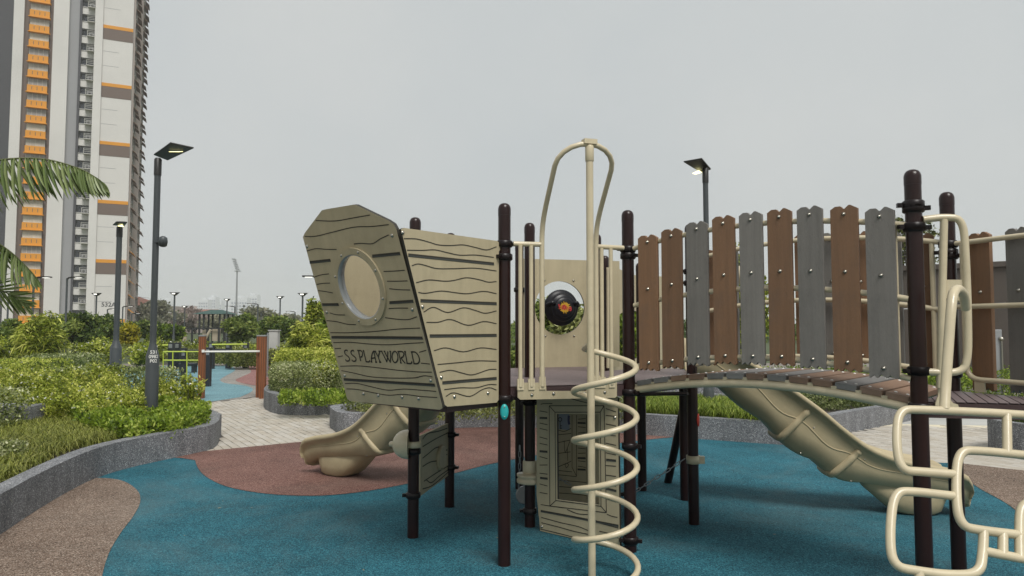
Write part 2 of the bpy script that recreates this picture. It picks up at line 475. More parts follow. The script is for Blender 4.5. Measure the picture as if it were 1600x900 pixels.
RP = smooth_loop([gp(309, 707), gp(305, 720), gp(315, 740), gp(345, 758), gp(390, 769), gp(450, 775), gp(520, 774.5), gp(600, 764), gp(700, 743), gp(780, 723), gp(900, 702), gp(1000, 689), gp(1035, 681)], 4)
RP = RP[:-4] + [gp(1035, 678), gp(1000, 672.5), gp(780, 660.5), gp(560, 670.5), gp(540, 682.2), gp(480, 690.3), gp(400, 698)]
BP = [tuple(p[:2]) for p in smooth_path([V2(gp(120, 756)), V2(gp(152, 748)), V2(gp(190, 752)), V2(gp(214, 767)), V2(gp(219, 785)), V2(gp(208, 808)), V2(gp(190, 832)), V2(gp(172, 862)), V2(gp(160, 900)), V2(gp(150, 980)), V2(gp(120, 1150))], 6)] + [(-3.35, 1.7), (-3.5, 4.6), gp(10, 830), gp(60, 795)]
BQ = [tuple(p[:2]) for p in smooth_path([V2(gp(1497, 724.5)), V2(gp(1503, 742)), V2(gp(1527, 762)), V2(gp(1570, 786)), V2(gp(1612, 815)), V2(gp(1690, 840)), V2(gp(1800, 850))], 5)] + [(8.5, 4.6), (8.5, 6.3), gp(1600, 736.2)]
sheet('play_surface', EP, .004, BLUE)
sheet('red_surface_patch', RP, .008, RED)
sheet('brown_surface_patch', BP, .008, BROWN)
sheet('brown_surface_patch', BQ, .008, BROWN)
GYM = [gp(235, 634.5), gp(262, 632.5), gp(330, 628.5), gp(412, 619), gp(470, 612), (-5.2, 28), (-14.5, 28), (-14.5, 14.2)]
sheet('gym_surface', GYM, .004, PGREY)
sheet('gym_blue_patch', [gp(240, 634), gp(262, 632), gp(330, 628)] + [tuple(p[:2]) for p in smooth_path([V2(gp(p, q)) for p, q in [(375, 621), (392, 613), (394, 607), (380, 602.5), (352, 599), (344, 594), (352, 588), (366, 580), (366, 575), (352, 571.5)]], 5)] + [gp(262, 571.5), (-14.3, 24), (-14.3, 14.6)], .008, PBLUE)
sheet('gym_red_patch', [tuple(p[:2]) for p in smooth_path([V2(gp(p, q)) for p, q in [(440, 607), (418, 605), (385, 600.5), (368, 594.5), (380, 588), (392, 582), (389, 576), (378, 572.5)]], 5)] + [(-6.0, 27), (-5.3, 22)], .008, PRED)
sheet('footpath', [(4.5, 11.25), (16, 9.6), (16, 13.8), (4.5, 13.8)], -.006, PATH)
sheet('cream_line', [(4.5, 11.0), (16, 9.35), (16, 9.68), (4.5, 11.33)], -.002, CREAM_LINE)

def paver_mesh(name, m):
    b = MB(); hx, hy, t, c = .0982, .0462, .05, .003
    vs = []
    for z, s_ in ((-t, 0), (-c, 0), (0, c)):
        vs += [(-hx + s_, -hy + s_, z), (hx - s_, -hy + s_, z), (hx - s_, hy - s_, z), (-hx + s_, hy - s_, z)]
    fs = [(8, 9, 10, 11)] + [(k + i, k + (i + 1) % 4, k + 4 + (i + 1) % 4, k + 4 + i) for k in (0, 4) for i in range(4)]
    b.add(vs, fs)
    me = bpy.data.meshes.new(name); me.from_pydata(b.v, [], b.f); me.materials.append(m); return me
PM = [paver_mesh('paver', m) for m in (PAVER, PAVER2, PAVER3)]
PDIR = R(-57); px_, py_ = Vector((math.cos(PDIR), math.sin(PDIR))), Vector((-math.sin(PDIR), math.cos(PDIR)))
cells = []
for j in range(-160, 161):
    for i in range(-90, 91):
        c = px_ * (i * .2 + (.1 if j % 2 else 0)) + py_ * (j * .1) + Vector((0, 11))
        if not ((-6.6 < c.x < -1.2 and 8.3 < c.y < 16.0) or (3.4 < c.x < 9.5 and 7.0 < c.y < 11.4)): continue
        q = (c.x, c.y)
        if inside(q, L1) or inside(q, M1) or inside(q, M2) or inside(q, GYM): continue
        if inside(q, EP) and inside((c.x, c.y - .12), EP): continue
        if c.x > 0 and c.y > 11.3 - (c.x - 4.5) * .144 - .1: continue
        a = c.x / c.y * F + 800
        vis = 300 < a < 530 or 1380 < a < 1610
        cells.append((0 if vis else 1, c.y, c.x, j))
cells.sort()
for k, (_, y, x, j) in enumerate(cells[:300]):
    o = link('paver', PM[int(rng.integers(0, 3))], PAVE)
    o.location = (x, y, rng.uniform(-.003, .001)); o.rotation_euler = (rng.normal(0, .006), rng.normal(0, .004), PDIR + rng.normal(0, .006))
fb = MB()
for _, y, x, j in cells[300:]:
    o_ = Vector((x, y, rng.uniform(-.003, .001))); X, Y = V2(px_), V2(py_)
    mi = int(rng.integers(0, 3))
    tl = Vector((rng.normal(0, .0008), rng.normal(0, .0008), 0))
    fb.add([o_ + X * (a * .0978) + Y * (b * .046) + Vector((0, 0, (a * tl.x + b * tl.y))) for a, b in ((-1, -1), (1, -1), (1, 1), (-1, 1))] +
           [o_ + X * (a * .0982) + Y * (b * .0464) - Vector((0, 0, .012)) for a, b in ((-1, -1), (1, -1), (1, 1), (-1, 1))],
           [(0, 1, 2, 3), (4, 5, 1, 0), (5, 6, 2, 1), (6, 7, 3, 2), (7, 4, 0, 3)], mi)
tag(fb.build('paver_field', [PAVER, PAVER2, PAVER3], PAVE), kind='stuff')

# ------------------------------------------------------------------ kerbed planters
def offset_in(poly, d):
    n = len(poly); area = sum(poly[i][0] * poly[(i + 1) % n][1] - poly[(i + 1) % n][0] * poly[i][1] for i in range(n))
    s = 1 if area > 0 else -1; o = []
    for i in range(n):
        a, b, c = Vector(poly[i - 1]), Vector(poly[i]), Vector(poly[(i + 1) % n])
        d1, d2 = (b - a).normalized(), (c - b).normalized()
        n1, n2 = Vector((-d1.y, d1.x)) * s, Vector((-d2.y, d2.x)) * s
        m_ = (n1 + n2); m_ = m_ / max(.35, m_.dot(n1)) if m_.length > 1e-6 else n1
        o.append((b.x + m_.x * d, b.y + m_.y * d))
    return o
def planter(poly, h, th, label, soil=.22, k=3, corner=False):
    P = poly if corner else [tuple(p[:2]) for p in smooth_path([V2(p) for p in poly], k, True)]
    I = offset_in(P, th)
    e = empty('planter', (P[0][0], P[0][1], 0), label, 'planter')
    b = MB(); b.prism([V2(p, h) for p in P], (0, 0, 1), h + .03, holes=[[V2(p, h) for p in I]])
    b.build('kerb', KERB, e, bevel=.022, seg=3)
    b = MB(); b.prism([V2(p, soil) for p in offset_in(P, th * .9)], (0, 0, 1), .1)
    b.build('soil', SOIL, e)
    return P, I
L1P, L1I = planter(L1, .30, .15, 'long curved grey aggregate planter kerb at the bottom left beside the brown rubber')
M1P, M1I = planter(M1, .33, .16, 'rounded grey planter behind the cream paving with a clipped hedge in it')
M2P, M2I = planter(M2, .29, .15, 'long grey planter running behind the play structure under the arched bridge')
R1 = [(5.35 + .95 * math.cos(a) + .3, 8.55 + .75 * math.sin(a)) for a in [i * math.pi / 8 for i in range(16)]]
R1 = [(x + 1.02, y - .1) for x, y in R1]
R1P, R1I = planter(R1, .40, .12, 'small round grey planter at the right edge behind the climbing loops', soil=.34, k=2)
b = MB(); b.box((-8.0, 9.3, .24), (3.7, .3, .52)); 
tag(b.build('planter_wall', KERB, None, bevel=.02), 'short pale grey wall end standing among the shrubs at the left edge', 'wall')
b = MB(); b.box((3.2, 13.7, .2), (5.0, .3, .46)); b.box((.5, 16.5, .2), (.3, 5.6, .46))
tag(b.build('planter_wall', KERB, None, bevel=.02), 'dark grey planter wall behind the spiky grass below the arched bridge', 'wall')

# ------------------------------------------------------------------ the play structure
PS = empty('play_structure', (.8, 5.1, 0), 'large beige and dark brown ship shaped play structure with arched bridge, slides and climbers', 'playground')
Lt = .885
def dr(a): return Vector((math.cos(R(a)), math.sin(R(a)), 0))
U, Vv = dr(48), dr(-42)
Cc = Vector((.135, 5.43, 0))
A = Cc - dr(78) * Lt; B = Cc + Vv * Lt; P1 = Cc - dr(18) * Lt; P2 = Cc - Vv * Lt
G = B + U * Lt; J = Cc + U * Lt; K = P2 + U * Lt; Q = K + dr(18) * Lt
H = B + Vv * 1.745; I_ = H + U * .83; N_ = H + dr(-12) * .86
T2 = Vector((1.50, 6.25, 0)); RR = J + U * .7
ZT, ZD = 2.30, 1.12
def clamp(b, p, z, d):
    """two-part collar with bolt ears pointing along d"""
    b.lathe([(.046, -.022), (.053, -.016), (.053, .016), (.046, .022)], p + Vector((0, 0, z)), n=18)
    d = Vector(d).normalized(); sd = Vector((-d.y, d.x, 0))
    b.box(p + Vector((0, 0, z)) + d * .062, (.032, .026, .022), (d, sd, Vector((0, 0, 1))))
    b.tube([p + Vector((0, 0, z)) + d * .072 - sd * .02, p + Vector((0, 0, z)) + d * .072 + sd * .02], .005, 8)
def post(p, zt=ZT, z0=-.02, clamps=(), badge=None, dome=True):
    b = MB(); r = .0405
    prof = [(r, z0), (r, zt - .075)]
    b.lathe(prof, V2(p), n=22)
    o = b.build('post', POST, PS)
    if dome:
        b = MB(); b.lathe([(r + .0012, zt - .08), (r + .0012, zt - .036), (r * .93, zt - .02), (r * .74, zt - .008), (r * .42, zt - .001), (.002, zt)], V2(p), n=22)
        b.build('cap', POST, o)
    for z, d in clamps:
        b = MB(); clamp(b, V2(p), z, d); b.build('clamp', [CLAMP, STEEL], o)
    if badge:
        m_, z, d = badge
        d = Vector(d).normalized(); b = MB(); c = V2(p, z) + d * .0385; sd = Vector((-d.y, d.x, 0))
        vs = []
        for rr, dd in ((1, 0), (.93, .006), (.6, .009)):
            for i in range(18):
                a = 2 * math.pi * i / 18; x = math.cos(a) * .027 * rr; y = math.sin(a) * .05 * rr
                q = c + sd * x + Vector((0, 0, y)); q += d * (dd - abs(x) ** 2 * 9 + .004); vs.append(q)
        fs = [(k * 18 + i, k * 18 + (i + 1) % 18, k * 18 + 18 + (i + 1) % 18, k * 18 + 18 + i) for k in (0, 1) for i in range(18)] + [tuple(range(36, 54))]
        b.add(vs, fs, 0, True)
        for q in (.03, -.03): b.dome(c + Vector((0, 0, q)) + d * .011, d, .005, mi=1)
        tag(b.build('badge', [m_, STEEL], o), label='oval %s badge screwed to the post' % ('teal' if m_ is TEAL else 'red'))
    return o
cam_dir = Vector((0, -1, 0))
post(A, clamps=[(2.035, (.9, .4, 0)), (1.95, (-.5, -.8, 0)), (1.045, (.8, .3, 0))], badge=(TEAL, .965, (.02, -1, 0)))
post(P1, clamps=[(.61, (-1, -.1, 0)), (.30, (-1, -.1, 0))])
post(P2, clamps=[(.60, (1, -.3, 0)), (.33, (1, -.3, 0))])
post(B, clamps=[(2.03, (-.9, -.3, 0)), (1.985, (.7, -.6, 0)), (1.06, (.6, -.7, 0)), (.70, (.8, -.3, 0)), (.08, (-.9, -.2, 0)), (.075, (.9, -.2, 0))])
post(Cc, clamps=[(.93, (-.8, -.5, 0)), (.93, (.7, -.6, 0)), (.12, (-1, 0, 0))])
post(G, clamps=[(1.93, (-.7, -.5, 0)), (1.84, (-.7, -.5, 0))], badge=(REDB, .79, (.92, -.4, 0)))
post(J, clamps=[(1.8, (.5, -.8, 0))]); post(K, clamps=[(1.85, (.9, -.3, 0))]); post(Q, zt=2.2, clamps=[(1.95, (.5, -.8, 0)), (1.3, (.5, -.8, 0))])
post(T2, zt=1.1, dome=False)
post(H, zt=2.32, clamps=[(2.135, (-.8, .2, 0)), (2.115, (.8, -.4, 0)), (2.02, (-.9, .1, 0)), (2.015, (.95, -.25, 0)), (1.275, (.9, -.3, 0)), (1.275, (-.9, -.1, 0)), (1.09, (.9, -.3, 0))])
post(I_, zt=2.32, clamps=[(2.0, (.7, -.7, 0)), (1.93, (.8, -.5, 0)), (1.95, (-.8, .1, 0)), (1.22, (-.7, -.5, 0))])
post(N_, zt=2.32); post(RR, zt=2.1)
# leaning brace behind the bridge, seen below it
b = MB(); b.tube([(1.50, 6.95, -.02), (1.60, 6.42, 1.06)], .037, 14); b.build('brace', POST, PS)

# decks
def clip_half(poly, p, n):
    o = []; k = len(poly)
    for i in range(k):
        a, c = poly[i], poly[(i + 1) % k]; da, dc = (a - p).dot(n), (c - p).dot(n)
        if da >= 0: o.append(a)
        if (da >= 0) != (dc >= 0): o.append(a + (c - a) * (da / (da - dc)))
    return o
def deck(poly, sd, label=None):
    poly = [V2(p) for p in poly]
    if sum(poly[i].x * poly[(i + 1) % len(poly)].y - poly[(i + 1) % len(poly)].x * poly[i].y for i in range(len(poly))) < 0: poly.reverse()
    b = MB(); b.prism([V2(p, ZD - .008) for p in poly], (0, 0, 1), .075)
    o = b.build('deck', DECKE, PS, bevel=.006)
    nrm = Vector((-sd.y, sd.x, 0)); ds = [p.dot(nrm) for p in poly]; d0 = min(ds) + .012
    b = MB()
    while d0 < max(ds) - .02:
        c = clip_half(clip_half(poly, nrm * d0, nrm), nrm * (d0 + .041), -nrm)
        if len(c) >= 3: b.prism([V2(p, ZD) for p in c], (0, 0, 1), .0025)
        d0 += .047
    tag(b.build('deck_slat', DECK, o), kind='stuff')
    return o
deck([P2, P1, A, B], dr(18)); deck([P2 + U * .004, B + U * .004, G, K], dr(18)); deck([K + dr(60) * .004, J + dr(60) * .004, Q], dr(18)); deck([J + U * .004, G + U * .004, T2 + Vector((.12, .2, 0)), RR], dr(18))
deck([H, I_, N_], Vector((.45, .89, 0)).normalized())

# ---- the bow: front board, two side boards
side_n = Vv.copy()
sp = lambda px, py: on_plane(px, py, A, side_n)
z6 = lambda x, y: (450 + x / 4.0917, 300 + y / 4.0917)
z7 = lambda x, y: (450 + x / 4.0917, 480 + y / 4.0917)
O1, O2 = sp(691, 640), sp(628, 362)
fr_n = (O2 - O1).cross(Vv).normalized()
if fr_n.dot(cam.location - O1) < 0: fr_n.negate()
fp = lambda px, py: on_plane(px, py, O1, fr_n)
BOLT_ME = {}
def bolts(parent, pts, n, r=.009):
    n = Vector(n).normalized()
    if r not in BOLT_ME:
        q = MB(); q.lathe([(r * 1.25, 0), (r * 1.25, r * .2), (r, r * .3), (r * .92, r * .55), (r * .6, r * .82), (r * .2, r * .92)], (0, 0, 0), n=10)
        me = bpy.data.meshes.new('bolt'); me.from_pydata(q.v, [], q.f); me.polygons.foreach_set('use_smooth', q.sm); me.materials.append(STEEL); BOLT_ME[r] = me
    for p in pts:
        o = link('bolt', BOLT_ME[r], parent); o.location = p + n * .001 - WLOC[parent.name]; o.rotation_euler = n.to_track_quat('Z', 'Y').to_euler()
front = [z6(95, 290), z6(107, 262), z6(215, 118), z6(235, 112), z6(415, 82), z6(435, 83), z6(640, 182), z6(675, 205), z6(692, 235), z7(985, 625), z7(988, 645), z7(970, 656), z7(395, 600), z7(378, 585)]
fu = -Vv; fv = fr_n.cross(fu).normalized()
if fv.z < 0: fv.negate()
hc = fp(*z6(460, 606))
circ = lambda c, r, n=40: [c + fu * (r * math.cos(2 * math.pi * i / n)) + fv * (r * math.sin(2 * math.pi * i / n)) for i in range(n)]
b = MB(); b.prism([fp(*q) for q in front], fr_n, .02, holes=[circ(hc, .205)], side_mi=1)
FB = b.build('bow_front_board', [BEIGE, CORE], PS, bevel=.004)
ring = MB(); ring.prism(circ(hc + fr_n * .012, .245), fr_n, .0115, holes=[circ(hc + fr_n * .012, .205)], mi=0)
ring.build('porthole_ring', [BEIGE, STEEL], FB, bevel=.005)
bolts(FB, [hc + fr_n * .012 + fu * (.226 * math.cos(a)) + fv * (.226 * math.sin(a)) for a in [i * math.pi / 4 + .35 for i in range(8)]], fr_n, .007)
b = MB(); b.lathe([(.2045, .010), (.2045, -.04), (.202, -.04), (.198, -.02), (.196, .0), (.199, .009), (.2045, .010)], hc, fr_n, 40, caps=False); b.build('porthole_bezel', GREYRING, FB)
b = MB(); b.lathe([(.197, -.012), (.197, -.016)], hc, fr_n, 40); b.build('porthole_pane', CLEAR, FB)
def groove_set(parent, plane, n, curves, slots, name='carved_grain', wd=.006, sw=.019):
    b = MB()
    for c in curves: b.ribbon(smooth_path([plane(*q) for q in c], 5), n, wd)
    for s_ in slots: b.ribbon([plane(*q) for q in s_], n, sw, mi=0); 
    for s_ in slots:
        pts = [plane(*q) - Vector((0, 0, sw * .22)) for q in s_]
        b.ribbon(pts, n, sw * .38, lift=.0026, mi=1)
    return b.build(name, [CORE, SLOT], parent)
Z = lambda f, L: [[f(*q) for q in c] for c in L]
fc = Z(z6, [[(178, 182), (300, 185), (420, 165), (525, 147)], [(107, 283), (180, 282), (280, 258), (420, 225), (540, 220), (645, 208)], [(422, 332), (470, 328), (540, 330), (590, 300), (645, 274)],
    [(120, 377), (180, 362), (240, 366), (312, 367)], [(165, 545), (210, 530), (263, 523)], [(183, 592), (220, 584), (270, 582)], [(193, 630), (240, 636), (288, 645)],
    [(612, 508), (680, 505), (747, 500)], [(634, 570), (700, 570), (765, 568)], [(648, 618), (710, 624), (782, 626)], [(645, 745), (700, 742), (770, 742)], [(622, 803), (700, 813), (770, 815), (825, 797)],
    [(267, 772), (310, 784), (366, 786)], [(247, 822), (310, 828), (380, 845), (436, 848)]])
fc += Z(z7, [[(272, 162), (380, 163), (540, 156), (700, 140), (845, 133)], [(290, 226), (400, 224), (520, 235), (640, 240), (760, 232), (868, 226)], [(300, 265), (340, 262)], [(318, 318), (352, 310)], [(840, 288), (885, 275)], [(850, 357), (908, 363)],
    [(335, 377), (450, 375), (560, 385), (700, 402), (830, 413), (920, 415)], [(343, 405), (420, 420), (520, 443), (640, 452), (800, 452), (850, 442), (880, 438), (925, 445)],
    [(365, 488), (440, 487), (540, 510), (640, 530), (740, 523), (850, 530), (948, 538)], [(375, 522), (440, 525), (540, 545), (640, 562), (740, 557), (850, 570), (955, 577)]])
fs_ = Z(z6, [[(140, 450), (273, 436)], [(540, 410), (718, 393)], [(220, 720), (325, 719)], [(650, 708), (802, 698)]]) + Z(z7, [[(280, 192), (570, 194), (862, 197)], [(358, 461), (650, 480), (940, 498)]])
groove_set(FB, fp, fr_n, fc, fs_)
bolts(FB, [fp(*q) for q in [z6(665, 278), z6(122, 348), z6(795, 751), z6(248, 768), z7(363, 436), z7(912, 468), z7(483, 553), z7(578, 563), z7(729, 574), z7(835, 584)]], fr_n, .009)
# ship's name in drawn letters
t3 = lambda x, y: (530 + x / 11.43, 530 + y / 11.43)
S_ = [(152, 215), (145, 198), (125, 194), (100, 212), (104, 250), (135, 285), (170, 315), (190, 350), (180, 380), (155, 388), (130, 383), (113, 358)]
O_ = [(1000 + 52 * math.cos(a) + 4 * math.sin(a), 316 + 100 * math.sin(a)) for a in [i * math.pi / 8 for i in range(17)]]
letters = [S_, [(x + 115, y + 5) for x, y in S_], [(345, 203), (365, 290), (388, 390)], [(325, 200), (350, 202), (395, 206), (420, 245), (412, 300), (385, 322)],
    [(425, 205), (450, 205)], [(438, 205), (462, 305), (485, 398)], [(475, 398), (535, 402), (552, 372)], [(580, 402), (580, 320), (600, 240), (625, 208)], [(622, 208), (640, 300), (662, 408)], [(582, 340), (645, 330)], [(565, 402), (595, 402)], [(645, 408), (680, 408)],
    [(625, 215), (665, 215)], [(645, 215), (705, 318)], [(730, 213), (706, 318), (735, 405)], [(705, 215), (745, 215)], [(715, 408), (755, 408)], [(750, 215), (775, 215)], [(762, 215), (858, 410)], [(800, 215), (825, 215)], [(812, 215), (862, 320)], [(872, 215), (868, 320), (850, 408)], [(872, 330), (918, 415)], [(915, 217), (922, 310), (915, 415)], [(900, 217), (930, 217)],
    O_, [(1062, 222), (1085, 320), (1105, 420)], [(1045, 220), (1080, 218), (1135, 225), (1160, 265), (1140, 315), (1105, 330)], [(1105, 330), (1140, 380), (1185, 430)], [(1090, 420), (1120, 420)], [(1165, 222), (1195, 222)], [(1178, 222), (1200, 330), (1218, 430)], [(1205, 430), (1285, 432), (1305, 395)],
    [(1282, 225), (1310, 228)], [(1297, 226), (1318, 330), (1342, 432)], [(1297, 224), (1365, 232), (1415, 290), (1438, 360), (1425, 415), (1390, 436), (1328, 434)]]
b = MB()
for s_ in letters: b.ribbon(smooth_path([fp(*t3(*q)) for q in s_], 4) if len(s_) > 2 else [fp(*t3(*q)) for q in s_], fr_n, .0098, .002)
b.build('ship_name_lettering', CORE, FB)
# side boards
side = [(626.5, 358), (631, 356), (777, 376.5), (782, 381), (782, 389), (779.5, 393), (779, 625), (776, 629), (699, 635.5), (694, 632)]
b = MB(); b.prism([sp(*q) for q in side], side_n, .02, side_mi=1); SB = b.build('bow_side_board', [BEIGE, CORE], PS, bevel=.004)
sc_ = Z(z6, [[(740, 298), (820, 300), (900, 320), (960, 338), (1040, 342), (1120, 338), (1200, 355), (1270, 370), (1332, 350)], [(760, 372), (860, 373), (940, 370), (1020, 388), (1100, 404), (1200, 403), (1315, 418)],
    [(790, 472), (830, 460), (880, 470), (950, 489), (1060, 490), (1200, 487), (1332, 505)], [(818, 580), (900, 562), (1000, 570), (1060, 565), (1140, 548), (1220, 560), (1280, 576), (1332, 572)], [(832, 642), (880, 647), (980, 633), (1080, 645), (1150, 650), (1250, 635), (1332, 650)],
    [(866, 768), (930, 737), (1020, 770), (1120, 740), (1200, 758), (1260, 775), (1332, 760)], [(884, 833), (960, 832), (1040, 815), (1150, 852), (1250, 828), (1332, 842)]])
sc_ += Z(z7, [[(932, 278), (1010, 260), (1120, 285), (1230, 260), (1332, 270)], [(955, 366), (1080, 355), (1200, 343), (1332, 345)], [(968, 416), (1040, 403), (1110, 420), (1180, 432), (1280, 400), (1332, 397)], [(998, 527), (1100, 515), (1200, 515), (1280, 495), (1332, 495)], [(1008, 570), (1060, 547), (1160, 570), (1240, 527), (1290, 515), (1332, 530)]])
ss_ = Z(z6, [[(768, 403), (1316, 460)], [(846, 695), (1333, 714)]]) + Z(z7, [[(905, 184), (1333, 180)], [(986, 484), (1333, 455)]])
groove_set(SB, sp, side_n, sc_, ss_, wd=.0058)
bolts(SB, [sp(*q) for q in [z6(733, 260), z6(860, 734), z7(980, 449), z7(1064, 572), z7(1278, 549)]], side_n, .009)
b = MB(); off = -Vv * .925 + U * .035
b.prism([sp(*q) + off for q in side], side_n, .02, side_mi=1); b.build('bow_side_board', [BEIGE, CORE], PS, bevel=.004)
b = MB(); zb = 1.045
b.prism([V2(p, zb) for p in [A - U * .03 - Vv * .03, P1 - U * .03 + Vv * .03, P1 - U * .47 + Vv * .03, A - U * .47 - Vv * .03]], (0, 0, 1), .05); b.build('bow_floor', DECKE, PS)

# low board between the two bow posts, with a small wheel
bn = (P2 - P1).cross(Vector((0, 0, 1))).normalized()
lp = lambda px, py: on_plane(px, py, P1, bn)
b = MB(); b.prism([lp(*q) for q in [(657, 681), (702, 661), (702, 742), (657, 775)]], bn, .018); LB = b.build('low_board', [BEIGE], PS, bevel=.003)
zz = lambda x, y: (600 + x / 5, 620 + y / 5)
gl = Z(zz, [[(300, 330), (345, 285), (420, 270), (495, 245)], [(300, 390), (400, 330), (500, 280)], [(300, 480), (350, 440), (400, 400), (440, 390)], [(300, 545), (360, 510), (420, 500)], [(310, 660), (400, 600), (500, 540)], [(330, 650), (370, 670), (430, 620), (500, 570)], [(300, 720), (380, 690), (500, 590)], [(450, 420), (495, 415)], [(455, 455), (495, 450)]])
groove_set(LB, lp, bn, gl, [], wd=.009)
wc = lp(*zz(440, 475)); b = MB(); b.lathe([(.10, 0), (.10, .018), (.085, .024)], wc, bn, 24); b.build('toy_wheel', [BEIGE], LB)

# beige talking dish on the near bow post
dc = V2(P1, .66); dx = Vector((-1, .02, 0)).normalized()
b = MB(); b.lathe([(.006, .178), (.017, .172), (.02, .158), (.02, .150), (.045, .143), (.070, .126), (.090, .100), (.102, .068), (.106, .035), (.106, .03)], dc, dx, 24)
b.tube([dc + dx * .04, dc + dx * .09], .025, 10); b.lathe([(.05, -.022), (.056, -.015), (.056, .015), (.05, .022)], dc, n=18)
tag(b.build('talk_dish', TUBE, PS), label='cream dome shaped talking dish clamped to the bow post')
# collar bracket on the middle post
b = MB(); b.lathe([(.05, .0), (.055, .01), (.055, .085), (.05, .095)], V2(Cc, .40), n=18); b.lathe([(.05, 0), (.095, .004), (.10, .012), (.10, .03), (.09, .038), (.095, .05), (.1, .058), (.1, .07), (.06, .078)], V2(Cc, .325), n=20)
b.build('cream_collar', TUBE, PS)
b = MB(); b.lathe([(.046, -.03), (.052, -.03), (.052, .03), (.046, .03)], V2(G, .49), n=18); b.box(V2(G, .49) + Vector((.055, -.02, 0)), (.05, .03, .055)); b.build('cream_collar', TUBE, PS)

# ---- near entrance edge A-B: sill plate, rails, arch, pole and corkscrew
en = (B - A).cross(Vector((0, 0, 1))).normalized()
EO = A + en * .05
ep = lambda px, py: on_plane(px, py, EO, en)
b = MB(); b.prism([ep(*q) for q in [(809, 601), (812, 598), (853, 598), (854, 611), (917, 611), (919, 598), (960, 594), (964, 597), (964, 619), (961, 621.5), (813, 624.5), (809, 621)]], en, .012)
b2 = b.build('sill_plate', BEIGE, PS, bevel=.003)
bolts(b2, [ep(*q) for q in [(831, 617), (865, 615), (913, 615), (945, 613)]], en, .009)
def flat_foot(b, p, ax, z0, z1, r):
    b.box(Vector((p.x, p.y, (z0 + z1) / 2)), (r * 2.6, .014, z1 - z0), (ax, Vector((-ax.y, ax.x, 0)), Vector((0, 0, 1))))
eu = (B - A).normalized()
legL, legR = ep(847, 500), ep(932, 500)
rl, rr_ = ep(806, 381), ep(964, 385)
zr = 2.035
def hrail(name, pts, r, uprights, parent=PS):
    b = MB(); b.tube(pts, r, 12)
    for p, z0 in uprights:
        b.tube([Vector((p.x, p.y, z0)), Vector((p.x, p.y, zr - r * .6))], r * .86, 10)
        flat_foot(b, p, eu, ZD - .02, ZD + .05, r)
    return b.build(name, TUBE, parent)
hrail('guard_rail', [V2(A + eu * .05 + en * .03, zr), V2(legL, zr)], .0165, [(ep(813, 500), ZD), (ep(830, 500), ZD)])
hrail('guard_rail', [V2(legR, zr), V2(B - eu * .05 + en * .03, zr)], .0165, [(ep(940.5, 500), ZD), (ep(955, 500), ZD)])
mid = (V2(legL) + V2(legR)) / 2; hw = (legR - legL).to_2d().length / 2
PT = Vector(at(921, 225, 4.30)); pw = (V2(PT) - mid).dot(en); pz = PT.z; ps = (V2(PT) - mid).dot(eu)
def arc(s_, w_, z): return mid + eu * s_ + en * w_ + Vector((0, 0, z))
zb_ = 2.17
leg = lambda sgn: [arc(sgn * hw, 0, ZD), arc(sgn * hw, 0, zb_ - .05), arc(sgn * hw + ps * .12, pw * .13, zb_ + .06), arc(sgn * hw + ps * .75, pw * .72, zb_ + (pz - zb_) * .72)]
half = [arc(hw * math.cos(a) + ps * (.75 + .25 * math.sin(a)), pw * (.72 + .28 * math.sin(a)), zb_ + (pz - zb_) * (.72 + .28 * math.sin(a))) for a in [math.pi - i * math.pi / 10 for i in range(1, 10)]]
path = fillet(leg(-1), .1)[:-1] + [leg(-1)[-1]] + half + leg(1)[::-1][:1] + fillet(leg(1)[::-1], .1)[1:]
b = MB(); b.tube(path, .0165, 12)
for s_ in (-1, 1): flat_foot(b, arc(s_ * hw, 0, 0), eu, ZD - .02, ZD + .06, .0165)
b.build('entrance_arch', TUBE, PS)
foot = V2(PT)
b = MB(); b.tube([foot + Vector((0, 0, -.02)), V2(foot, pz - .02)], .0225, 16)
b.lathe([(.024, -.11), (.027, -.105), (.027, -.02), (.024, -.01)], V2(foot, pz), n=14)
b.box(Vector((foot.x, foot.y, pz + .012)), (.085, .05, .03), (eu, en, Vector((0, 0, 1))))
CP_ = b.build('climbing_pole', TUBE, PS, bevel=0)
hx = foot + Vector((.082, -.01, 0)); hr = .187
ztop, turns, pitch_ = 1.385, 5.2, .292
a0 = math.acos(max(-1, min(1, -.082 / hr + .12)))
hp = []
for i in range(int(turns * 28) + 1):
    a = i / 28 * 2 * math.pi
    th = R(150) - a * 1.0     # seen from above it starts behind the pole and comes round by the right to the front
    hp.append(hx + Vector((hr * math.cos(th), hr * math.sin(th), ztop - a / (2 * math.pi) * pitch_)))
hp = [p for p in hp if p.z > .03]
b = MB(); b.tube([V2(foot, ztop + .01) + Vector((0, .012, 0))] + hp[2:], .0185, 12); b.build('corkscrew_coil', TUBE, PS)

